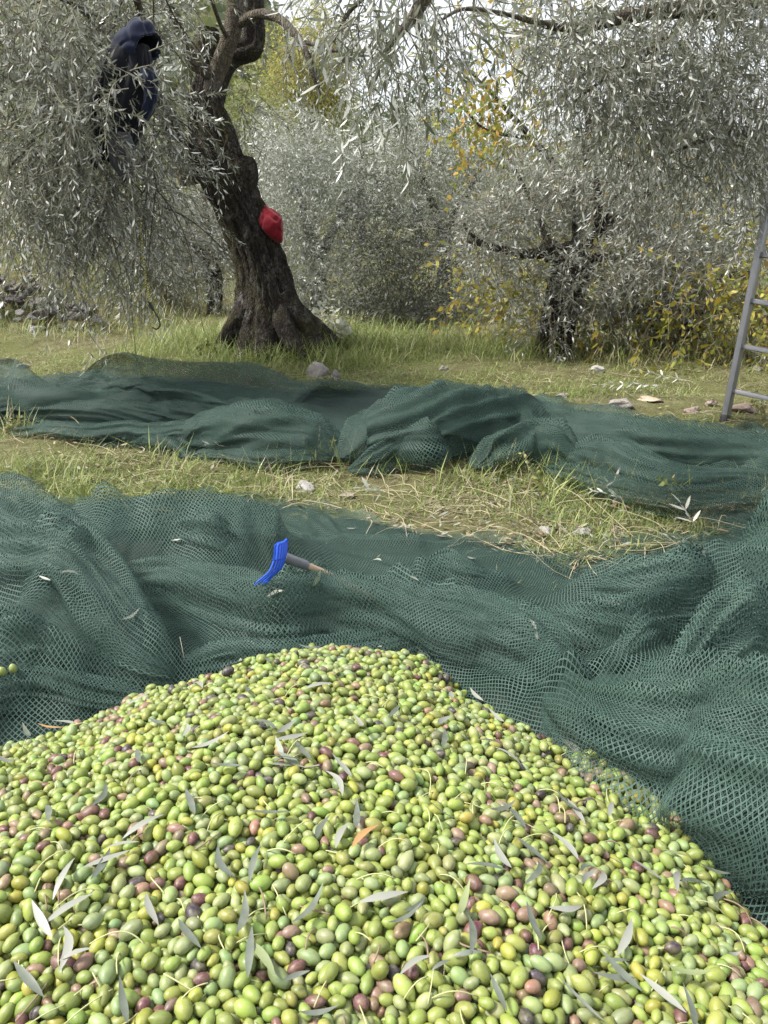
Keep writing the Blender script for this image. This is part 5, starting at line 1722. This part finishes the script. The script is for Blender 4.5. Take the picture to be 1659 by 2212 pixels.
def fallen_leaves():
    rng = np.random.default_rng(600)
    words = {'d': 'dark green', 's': 'silvery', 'b': 'orange-brown', 'g': 'yellowish green'}
    cnt = {}
    more = []
    while len(more) < 34:
        q = (rng.uniform(20, 1640), rng.uniform(1420, 2190))
        w_ = heap_point(*q)
        if float(pile_sd(w_[:1], w_[1:2])[0]) > .03:
            more.append((q[0], q[1], rng.uniform(0, 180), rng.uniform(28, 60), rng.choice(list('dddssgb'), p=[.2, .2, .2, .14, .14, .08, .04])))
    for k, (px, py, ang, ln, kind) in enumerate(LEAF_MARKS + more):
        p = heap_point(px, py)
        dep = p[1] * CP - (p[2] - CAMZ) * SP
        # direction on the heap whose picture angle is ang
        a = math.radians(ang)
        nrm = heap_normal(p[0], p[1])
        q = heap_point(px + 20 * math.cos(a), py - 20 * math.sin(a))
        d = unit(q - p)
        L = float(np.clip(ln * dep / FPX * 1.05 / max(.35, abs(np.dot(d, unit(np.array([math.cos(a), 0, math.sin(a)]))))), 0.025, .070))
        me = one_leaf_mesh("olive_leaf", L, L * rng.uniform(.11, .15) + .001, rng.uniform(-.5, .6), 600 + k, LEAFCOL[kind])
        me.materials.append(M['fallen_leaf'])
        o = bpy.data.objects.new("olive_leaf", me)
        COL.objects.link(o)
        lift = max(top_of_heap(p[0] + d[0] * s_ * L, p[1] + d[1] * s_ * L, .012) - (p[2] + d[2] * s_ * L) for s_ in (-.35, 0, .35))
        n = unit(nrm + rng.normal(0, .22, 3))
        m = frame(d, n)
        m[:3, 3] = p - d * L / 2 + np.array([0, 0, float(np.clip(lift, .002, .011)) - .001])
        o.matrix_world = Matrix(m.tolist())
        w = words[kind]
        cnt[w] = cnt.get(w, 0) + 1
        size = "long" if L > .058 else ("short" if L < .040 else "slender")
        tag(o, f"{size} {w} leaf in the {place(px, py)} of the heap", "leaf", "leaves scattered on the olive heap")
fallen_leaves()

def stalks_on_heap():
    rng = np.random.default_rng(610)
    mat = simple_material("olive_stalk", (0.40, 0.40, 0.20), .7, .3, .3, 40)
    matb = simple_material("brown_stalk", (0.20, 0.15, 0.10), .8, .2, .3, 40)
    n = 190
    for k in range(n):
        px, py = rng.uniform(20, 1640), rng.uniform(1420, 2190)
        p = heap_point(px, py)
        if float(pile_sd(p[:1], p[1:2])[0]) < .02: continue
        nrm = heap_normal(p[0], p[1])
        az = rng.uniform(0, 6.28)
        L = rng.uniform(.022, .06)
        d = unit(np.array([math.cos(az), math.sin(az), 0]) - nrm * (math.cos(az) * nrm[0] + math.sin(az) * nrm[1]))
        sd = np.cross(nrm, d)
        c = rng.normal(0, .3)
        t = np.linspace(0, 1, 7)
        z0 = top_of_heap(p[0], p[1], .012)
        base = np.array([p[0], p[1], z0 - .004])
        pts = base + d * (t * L)[:, None] + sd * (c * L * t ** 2)[:, None] + nrm * (rng.uniform(.1, .35) * L * np.sin(t * 2.6))[:, None]
        V, Q, T = tube_arrays(pts, np.full(7, .0009 if k % 5 else .0013), 10, 5, 0, 0, k)
        o = link("olive_stalk", mesh_np("olive_stalk", V, [Q, T], True), mat if k % 5 else matb)
        tag(o, (f"thin pale olive stalk in the {place(px, py)} of the olive heap" if k % 5 else f"thin brown bare twig in the {place(px, py)} of the olive heap"), "stalk", "olive stalks on the heap" if k % 5 else "bare twigs on the heap")
stalks_on_heap()

def sprig(name, label, base, direction, up, n_leaf, leaf_l, leaf_w, cols, seed, cat="sprig", length=.16, group=None):
    rng = np.random.default_rng(seed)
    e = empty(name, base, label, cat, group)
    d = unit(np.asarray(direction, float))
    o = np.asarray(base, float)[None]
    lv, pos = twig_system(o, d[None], np.array([length]), np.array([.12]), max(3, n_leaf // 2 + 1), rng, leaf_l, leaf_w, pal=cols, spread=(25, 60))
    O, D, N, L, W, C = lv
    N = unit(N * .3 + np.asarray(up, float))
    stems_mesh("stem", pos, .0022, .001, M['twig'], e)
    for i in range(len(O)):
        V, T, Q = leaf_arrays(O[i:i + 1], D[i:i + 1], N[i:i + 1], L[i:i + 1], W[i:i + 1], .12, 6)
        col = np.repeat(np.concatenate([C[i:i + 1], np.ones((1, 1))], 1), 6, 0)
        link("leaf", mesh_np("leaf", V, [T, Q], True, attrs={"col": col}), M['fallen_leaf'], e)
    return e

PALE = [(0.32, 0.32, 0.26), (0.26, 0.27, 0.21), (0.38, 0.375, 0.31)]
DARKL = [(0.075, 0.095, 0.068), (0.10, 0.125, 0.085)]
def sprigs():
    p = heap_point(690, 1650)
    z = top_of_heap(p[0], p[1]) + .004
    sprig("olive_sprig", "olive twig with a few dark leaves lying on the upper middle of the heap", (p[0], p[1], z), (-.9, .25, .05), (0, -.2, 1), 6, .062, .012, DARKL, 701, length=.07)
    for k, (px, py, dr, lab, cols, n, L) in enumerate([
        (500, 985, (-.8, .3, .12), "pale olive sprig sticking out beneath the front hem of the far net", PALE, 8, .14),
        (1360, 1100, (-.8, .5, .15), "pile of pale olive leaves in the grass before the far net's right half", PALE, 12, .18),
        (1300, 1080, (.5, .6, .2), "grey-green olive sprig in the weeds below the far net's roll", DARKL + PALE, 10, .16),
        (1500, 1165, (-.3, .6, .7), "upright sprig of long pale olive leaves behind the front net on the right", PALE, 8, .12),
        (30, 862, (-.7, .2, .4), "grey olive sprig resting on the left end of the far net", DARKL + PALE, 12, .2),
        (1630, 1010, (.1, .3, .9), "olive sprig with bright pale leaves standing on the far net near the right edge", PALE, 8, .14),
        (1440, 850, (-.9, .2, .1), "cut olive branch with grey leaves lying in the grass left of the ladder", GREY, 16, .5),
        (1500, 838, (-.6, .5, .15), "cut leafy olive branch touching the ladder from behind", GREY, 16, .5),
        (1660, 800, (-.2, .4, .3), "cut olive branch with grey leaves behind the ladder rungs", GREY, 14, .4),
        (240, 800, (-.8, .3, .3), "short grey sprig standing behind the left part of the far net", GREY, 8, .2),
        (840, 1085, (-.8, .4, .1), "dark olive sprig in the grass just behind the front net's middle", DARKL, 8, .14),
        ]):
        g = ground_point(px, py)
        sprig("olive_sprig", lab, (g[0], g[1], g[2] + .05), dr, (0, -.5, .8), n, .066, .013, cols, 710 + k, length=L)
    # leaves on the front net
    for k, (px, py, ang, L, kind, lab) in enumerate([
        (593, 1291, 30, .055, 's', "white narrow leaf lying on the front net below the blue rake"), (694, 1248, 75, .06, 'g', "curled greyish green leaf lying on the front net right of the blue rake"),
        (1310, 1303, 165, .07, 's', "long pale leaf lying in a fold of the front net on the right"), (1232, 1620, 130, .07, 's', "pale leaf leaning on the net at the heap's upper right rim")]):
        p = net_point(px, py)
        a = math.radians(ang)
        d = unit(np.array([math.cos(a), .35 * math.sin(a), math.sin(a) * .5]))
        me = one_leaf_mesh("olive_leaf", L, L * .2, .5, 730 + k, LEAFCOL[kind]); me.materials.append(M['fallen_leaf'])
        o = bpy.data.objects.new("olive_leaf", me); COL.objects.link(o)
        m = frame(d, (0, -.6, .8)); m[:3, 3] = p - d * L / 2 + np.array([0, -.006, .008])
        o.matrix_world = Matrix(m.tolist())
        tag(o, lab, "leaf", "loose leaves on the front net")
    rr = np.random.default_rng(790)
    for k in range(16):
        px, py = rr.uniform(60, 1620), rr.uniform(1130, 1400)
        p = net_point(px, py)
        if float(pile_sd(p[:1], p[1:2])[0]) > -.02: continue
        L = rr.uniform(.035, .06); a = rr.uniform(0, 6.28)
        d = unit(np.array([math.cos(a), math.sin(a) * .6, rr.uniform(-.2, .2)]))
        me = one_leaf_mesh("olive_leaf", L, L * .16, rr.uniform(-.3, .6), 760 + k, LEAFCOL['d' if k % 2 else 's']); me.materials.append(M['fallen_leaf'])
        o = bpy.data.objects.new("olive_leaf", me); COL.objects.link(o)
        m = frame(d, (0, -.5, .85)); m[:3, 3] = p - d * L / 2 + np.array([0, -.006, .010])
        o.matrix_world = Matrix(m.tolist())
        side = ['at the left edge', 'on the left', 'left of the blue rake', 'right of the blue rake', 'behind the heap top', 'on the right', 'at the right edge'][int(min(px / 1659 * 7, 6))]
        tag(o, f"{'dark' if k % 2 else 'grey'} leaf caught on the {'back' if py < 1260 else 'near'} folds of the front net {side}", "leaf", "loose leaves on the front net")
    # bare twig on the front net
    p = net_point(405, 1425)
    V, Q, T = tube_arrays(np.array([p + (0, -.01, .01), p + (.003, -.03, .045), p + (-.004, -.02, .08)]), np.array([.0012, .001, .0006]), 12, 5, .2, 0, 3)
    tag(link("bare_twig", mesh_np("bare_twig", V, [Q, T], True), simple_material("grey_twig", (.42, .38, .34), .8)), "short bare grey twig caught in the front net left of the heap", "twig")
    # two stray olives on the left
    for k, (px, lab) in enumerate([(14, "stray green olive on the net at the left edge, left one of two"), (40, "stray green olive on the net at the left edge, right one of two")]):
        q = PZ(px, 1450, .03)
        o = bpy.data.objects.new("olive", bpy.data.meshes["olive"]); COL.objects.link(o)
        m = frame((.3 + k * .6, .4, .1), (0, 0, 1)); m[:3, :3] = m[:3, :3] @ np.diag([.0095, .0095, .0125])
        f = net_point(px, 1450)
        m[:3, 3] = f + np.array([0, -.012, .014])
        o.matrix_world = Matrix(m.tolist()); o.color = (0.2, 0.25, 0.07, 1)
        tag(o, lab, "olive", "stray olives on the net")
sprigs()

def weed(label, base, tip_dir, n_stem, h, seed, cols, leaf=.02, droop=.2, parent_name="weed"):
    rng = np.random.default_rng(seed)
    e = empty(parent_name, base, label, "weed")
    n = n_stem
    o = np.repeat(np.asarray(base, float)[None], n, 0) + rng.normal(0, .012, (n, 3)) * np.array([1, 1, 0])
    d = unit(np.asarray(tip_dir, float)[None] + rng.normal(0, .25, (n, 3)))
    lv, pos = twig_system(o, d, rng.uniform(.6, 1.1, n) * h, np.full(n, droop), 9, rng, leaf, leaf * .6, pal=cols, spread=(40, 80))
    leaves_mesh("leaves", *lv, M['grass'], e, 6, .1)
    stems_mesh("stems", pos, .0018, .0008, simple_material("weed_stem", (.22, .22, .10), .8), e)
    return e
WG = [(0.16, 0.21, 0.06), (0.22, 0.24, 0.08), (0.30, 0.24, 0.10)]
for k, (px, py, td, n, h, lab) in enumerate([
    (1680, 1075, (-.95, -.05, .25), 5, .55, "straggling green weed reaching over the right end of the far net"),
    (1690, 1100, (-.9, -.1, .12), 5, .5, "low weed with small round leaves trailing at the right edge below the far net"),
    (1655, 905, (-.5, -.1, .45), 3, .4, "thin yellowish weed crossing the lowest ladder rung"),
    (20, 935, (.6, -.1, .5), 6, .22, "small leafy weed at the left edge before the far net"),
    (700, 1000, (.1, -.1, 1), 2, .2, "single thin upright weed at the fold of the far net"),
    (1310, 775, (0, 0, 1), 5, .35, "upright pale green weed between the forked olive and the yellow shrub"),
    (1530, 775, (.1, 0, 1), 6, .4, "upright feathery weed below the yellow shrub"),
    (1255, 768, (0, 0, 1), 4, .3, "upright weed at the foot of the forked olive"),
    (650, 775, (0, 0, 1), 8, .16, "bright green leafy weed at the root of the leaning trunk"),
    (575, 770, (0, 0, 1), 8, .14, "leafy green weed left of the bare root of the leaning trunk"),
    (445, 770, (0, 0, 1), 8, .2, "leafy green weed in the grass left of the leaning trunk"),
    (1180, 1060, (-.4, 0, .5), 5, .25, "leafy weed growing just before the far net's dark hollow"),
    (1460, 1105, (-.6, 0, .4), 5, .22, "leafy weed in the grass between the nets on the right"),
    ]):
    g = ground_point(px, py)
    weed(lab, g, td, n, h, 800 + k, WG, leaf=.03 if py > 900 else .05)

# pale sucker shoots right of the leaning trunk
def suckers():
    for k, (px, py, h, lab) in enumerate([(685, 700, .62, "tall pale sucker shoot with bright leaves right of the leaning trunk"), (735, 715, .40, "bushy pale sucker shoot between the leaning trunk and the thicket"), (715, 700, .34, "short pale sucker shoot close to the leaning trunk's right root")]):
        g = ground_point(px, py + 30)
        weed(lab, g, (.05 + .2 * k, 0, 1), 5, h, 850 + k, [(0.50, 0.50, 0.40), (0.58, 0.57, 0.48), (0.40, 0.42, 0.32)], leaf=.06, parent_name="sucker_shoot")
suckers()

# ------------------------------------------------------------------ the blue hand rake
def rake():
    blue = simple_material("blue_plastic", (0.010, 0.075, 0.52), .38, .5, .15, 30, .25, 90, 0, .001)
    tape = simple_material("grey_tape", (0.13, 0.135, 0.15), .45, .5, .25, 40, .4, 120, 0, .002)
    wood = simple_material("pale_wood", (0.42, 0.32, 0.21), .6, .3, .2, 25)
    yr = float(net_point(600, 1240)[1]) - .03
    top, bot = P(618, 1167, yr), P(580, 1268, yr - .07)
    c = (top + bot) / 2
    n0 = net_point(600, 1215)
    shift = np.array([0, min(0, n0[1] - .05 - c[1]) * .6, 0]) * 0
    e = empty("hand_rake", c, "blue plastic olive rake with taped wooden handle lying in the front net", "rake")
    ax = unit(top - bot)                        # across the comb
    hd = unit(P(700, 1222, yr + .08) - P(612, 1200, yr))      # along the handle, away from the comb
    hd = unit(hd - ax * np.dot(hd, ax) * .6)
    nrm = unit(np.cross(hd, ax))
    if nrm[1] > 0: nrm = -nrm                       # towards the camera
    Wd = float(np.linalg.norm(top - bot))
    # a ribbed curved blade whose lower end splits into teeth
    TL, TR_, BL, BR = P(598, 1176, yr - .035), P(626, 1163, yr + .01), P(572, 1262, yr - .075), P(602, 1250, yr - .035)
    out = unit(np.cross(TR_ - TL, BL - TL))
    if out[1] > 0: out = -out
    nteeth = 7
    nu, nv_ = 26, 57
    def face(sv, t, rib=0.0):
        p = (TL * (1 - t) + TR_ * t) * sv + (BL * (1 - t) + BR * t) * (1 - sv)
        return p + out * (.012 * math.sin(max(0, min(1, sv)) * math.pi) - .010 * (2 * t - 1) ** 2 + rib)
    rows = []
    for iu in range(nu):
        sv = iu / (nu - 1)
        sh = 1 - .35 * max(0, (sv - .8) / .2) ** 2       # rounded shoulders
        for iv in range(nv_):
            t = iv / (nv_ - 1)
            rows.append(face(.60 + .40 * sv, .5 + (t - .5) * sh, .0026 * math.cos(t * nteeth * 2 * math.pi)))
    V = np.array(rows)
    i = np.arange(nu * nv_).reshape(nu, nv_)
    F = np.stack([i[:-1, :-1], i[:-1, 1:], i[1:, 1:], i[1:, :-1]], -1).reshape(-1, 4)
    o = link("rake_blade", mesh_np("rake_blade", V, [F], True), blue, e)
    md = o.modifiers.new("thickness", 'SOLIDIFY'); md.thickness = .004; md.offset = 0
    for j in range(nteeth):
        t = (j + .5) / nteeth
        q = np.array([face(sv, .5 + (t - .5) * (1 + .35 * (.6 - sv))) - out * (.05 * max(0, .3 - sv)) for sv in (.70, .50, .32, .15, 0.0, -.10)])
        V, Q, T = tube_arrays(q, np.array([.0030, .0030, .0028, .0026, .0023, .0016]), 20, 8, 0, 0, j)
        link("tooth", mesh_np("tooth", V, [Q, T], True), blue, e)
    h0 = P(612, 1203, yr + .012)
    tube("handle_socket", tape, e, np.array([h0, h0 + hd * .03, h0 + hd * .06, h0 + hd * .085]), np.array([.0145, .0150, .0142, .0140]), 30, 20, .05, 0, 4)
    tube("wooden_handle", wood, e, np.array([h0 + hd * .07, h0 + hd * .12 - (0, 0, .001), h0 + hd * .20 - (0, 0, .006), h0 + hd * .36 - (0, 0, .03)]), np.array([.0105, .0105, .0105, .0105]), 20, 18, .0, 0, 5)
rake()

# ------------------------------------------------------------------ bungee cord with a hook
def bungee():
    t = NT("checked_bungee")
    co = t.coord('UV')
    wv = t.new('ShaderNodeTexChecker')
    t.l.new(co, wv.inputs['Vector']); wv.inputs['Scale'].default_value = 1.0
    wv.inputs['Color1'].default_value = (0.60, 0.56, 0.20, 1); wv.inputs['Color2'].default_value = (0.22, 0.20, 0.08, 1)
    cord = t.done(t.bsdf(wv.outputs['Color'], .7, .3))
    blk = simple_material("black_steel", (0.014, 0.014, 0.016), .4, .5, .2, 30)
    Y = 5.6
    px = [(299, 390, 2.2), (302, 440, 2.3), (304, 500, 2.4), (309, 560, 2.5), (316, 610, 2.6), (324, 655, 2.7)]
    w, r = pxline(px, Y)
    e = empty("bungee_cord", w[-1], "yellow checked bungee cord with black hook hanging from the olive branches", "bungee cord")
    n, ring = 110, 10
    V, Q, T = tube_arrays(w, r, n, ring, .03, 0, 6, cap=False)
    uv = np.stack([np.tile(np.arange(ring) / ring * 4, n), np.repeat(np.arange(n) * .8, ring)], -1)
    link("cord", mesh_np("cord", V, [Q], True, uv=uv), cord, e)
    a, b = w[-1], P(333, 672, Y)
    tube("hook_sleeve", blk, e, np.array([a + (a - b) * .3, a, (a + b) / 2, b]), np.array([.009, .011, .010, .007]), 20, 10, 0, 0, 2)
    hw, hr = pxline([(331, 668, 1.4), (336, 678, 1.4), (330, 684, 1.4), (336, 694, 1.4), (345, 703, 1.4), (346, 712, 1.4), (338, 717, 1.4), (328, 713, 1.2)], Y)
    hw2, hr2 = pxline([(333, 672, 1.6), (338, 680, 1.6), (344, 692, 1.6), (345, 704, 1.6), (338, 711, 1.6), (329, 707, 1.4)], Y)
    tube("hook", blk, e, hw2, hr2, 30, 8, 0, 0, 2)
bungee()

# ------------------------------------------------------------------ garments hung in the tree
def cloth_material(name, col, col2):
    t = NT(name)
    co = t.coord()
    n = t.noise(co, 14, 5, .6)
    w = t.new('ShaderNodeTexWave', wave_type='BANDS', bands_direction='DIAGONAL')
    t.l.new(co, w.inputs['Vector']); w.inputs['Scale'].default_value = 45; w.inputs['Distortion'].default_value = 1.5
    c = t.mix(n, col, col2)
    h = t.math('ADD', t.math('MULTIPLY', n, .7), t.math('MULTIPLY', w.outputs['Fac'], .25))
    return t.done(t.bsdf(c, .9, .15, t.bump(h, .3, .006), Sheen_Weight=.2))

def loft(name, levels, mat, parent, Y, n=72, folds=.16, seed=0, close=True):
    """hanging cloth: levels (px centre, py, half width, half depth in metres) top to bottom"""
    lv = catmull(np.array([(a, b, c, d) for a, b, c, d in levels]), 46)
    th = np.linspace(0, 2 * math.pi, n, endpoint=False)
    V = []
    for k, (px, py, hw, hd) in enumerate(lv):
        c = P(px, py, Y)
        s = (c[1] * CP - (c[2] - CAMZ) * SP) / FPX
        f = 1 + folds * min(1, k / 10) * (fbm(np.cos(th) * 2.4, np.sin(th) * 2.4, k * .035 + seed, seed, 3)) - .09 * np.abs(fbm(np.cos(th) * 5, np.sin(th) * 5, k * .06, seed + 9, 2))
        V.append(np.stack([c[0] + np.cos(th) * hw * s * f, c[1] + np.sin(th) * hd * f, np.full(n, c[2]) + .012 * fbm(np.cos(th) * 2, np.sin(th) * 2, k * .2, seed + 3, 2)], -1))
    V = np.concatenate(V)
    i = np.arange(len(lv) * n).reshape(len(lv), n); nx = np.roll(i, -1, 1)
    Q = np.stack([i[:-1], i[1:], nx[1:], nx[:-1]], -1).reshape(-1, 4)
    V2 = np.vstack([V, V[:n].mean(0)])
    T = np.stack([np.full(n, len(V2) - 1), i[0], nx[0]], -1)
    return link(name, mesh_np(name, V2, [Q, T], True), mat, parent)

def hood_mesh(c, R, open_dir, cut, peak, seed, fold):
    """a hollow hood: most of a ball, open towards open_dir, pulled to a peak"""
    bm = bmesh.new()
    bmesh.ops.create_icosphere(bm, subdivisions=5, radius=1.0)
    od = Vector(open_dir).normalized()
    bmesh.ops.delete(bm, geom=[v for v in bm.verts if v.co.dot(od) > cut], context='VERTS')
    bm.verts.index_update()
    V = np.array([v.co[:] for v in bm.verts]); F = np.array([[v.index for v in f.verts] for f in bm.faces])
    bm.free()
    f = 1 + fold * fbm(V[:, 0] * 1.4 + seed, V[:, 1] * 1.4, V[:, 2] * 1.6, seed, 2) - fold * 1.3 * (1 - np.minimum(1, 2.2 * np.abs(fbm(V[:, 0] * 1.1 + V[:, 2] * 1.3, V[:, 1] * .9, V[:, 2] * .5 - V[:, 0], seed + 5, 1)))) ** 2
    V = V * f[:, None] * np.asarray(R)
    up = np.maximum(V[:, 2] / R[2], 0)
    V = V + np.outer(up ** 3, np.asarray(peak))
    return V + np.asarray(c), F

def garments():
    navy = cloth_material("navy_fleece", (0.005, 0.008, 0.022), (0.010, 0.015, 0.040))
    black = cloth_material("black_cloth", (0.003, 0.0035, 0.006), (0.007, 0.008, 0.012))
    grey = cloth_material("grey_lining", (0.045, 0.048, 0.055), (0.09, 0.092, 0.10))
    red = cloth_material("red_fleece", (0.115, 0.004, 0.009), (0.20, 0.008, 0.016))
    Y = 5.25
    c = P(298, 100, Y)
    e = empty("hooded_jacket", P(290, 390, Y), "dark navy hooded jacket hung by its hood among the olive branches", "jacket")
    V, F = hood_mesh(c, (.150, .12, .092), (.86, -.40, -.36), .60, (.035, 0, .055), 3, .09)
    o = link("hood", mesh_np("hood", V, [F], True), navy, e)
    md = o.modifiers.new("thickness", 'SOLIDIFY'); md.thickness = .010; md.offset = -1
    # rolled rim of the hood
    loft("body", [(286, 100, 36, .09), (278, 122, 52, .11), (272, 160, 60, .12), (266, 220, 58, .12), (256, 265, 52, .11), (248, 305, 46, .10), (242, 345, 34, .08)], black, e, Y, 90, .22, 4)
    loft("sleeve", [(318, 150, 16, .06), (324, 180, 17, .06), (326, 210, 15, .055), (318, 240, 12, .05), (305, 262, 9, .045)], navy, e, Y - .06, 48, .22, 6)
    s2 = loft("sleeve", [(240, 150, 20, .07), (224, 190, 20, .07), (212, 230, 17, .06), (208, 260, 15, .055), (212, 285, 12, .05)], black, e, Y - .05, 48, .22, 7)
    loft("lining", [(258, 290, 26, .08), (258, 320, 27, .085), (262, 350, 22, .075), (268, 375, 12, .05), (271, 392, 4, .02)], grey, e, Y - .06, 48, .26, 8)
    loft("hem_flap", [(224, 300, 22, .06), (214, 330, 18, .06), (206, 352, 11, .045), (200, 368, 4, .02)], navy, e, Y - .02, 40, .26, 9)
    Yr = MAINY - .10
    base = P(585, 515, Yr)
    e2 = empty("red_hood", base, "crimson fleece hood hung against the right side of the leaning trunk", "hood")
    c = P(587, 486, Yr)
    V, F = hood_mesh(c, (.118, .10, .135), (-.70, .10, -.72), .55, (-.05, 0, .02), 11, .075)
    w = V - c
    V[:, 0] = np.where(w[:, 0] > .085, c[0] + .085 + (w[:, 0] - .085) * .35, V[:, 0])           # straight hanging outer edge
    V[:, 2] -= np.maximum(w[:, 0], 0) * np.maximum(-w[:, 2], 0) * 4.0
    V = c + (V - c) * np.array([1.05, 1, 1.0])
    o = link("cloth_shell", mesh_np("cloth_shell", V, [F], True), red, e2)
    md = o.modifiers.new("thickness", 'SOLIDIFY'); md.thickness = .008; md.offset = -1
garments()
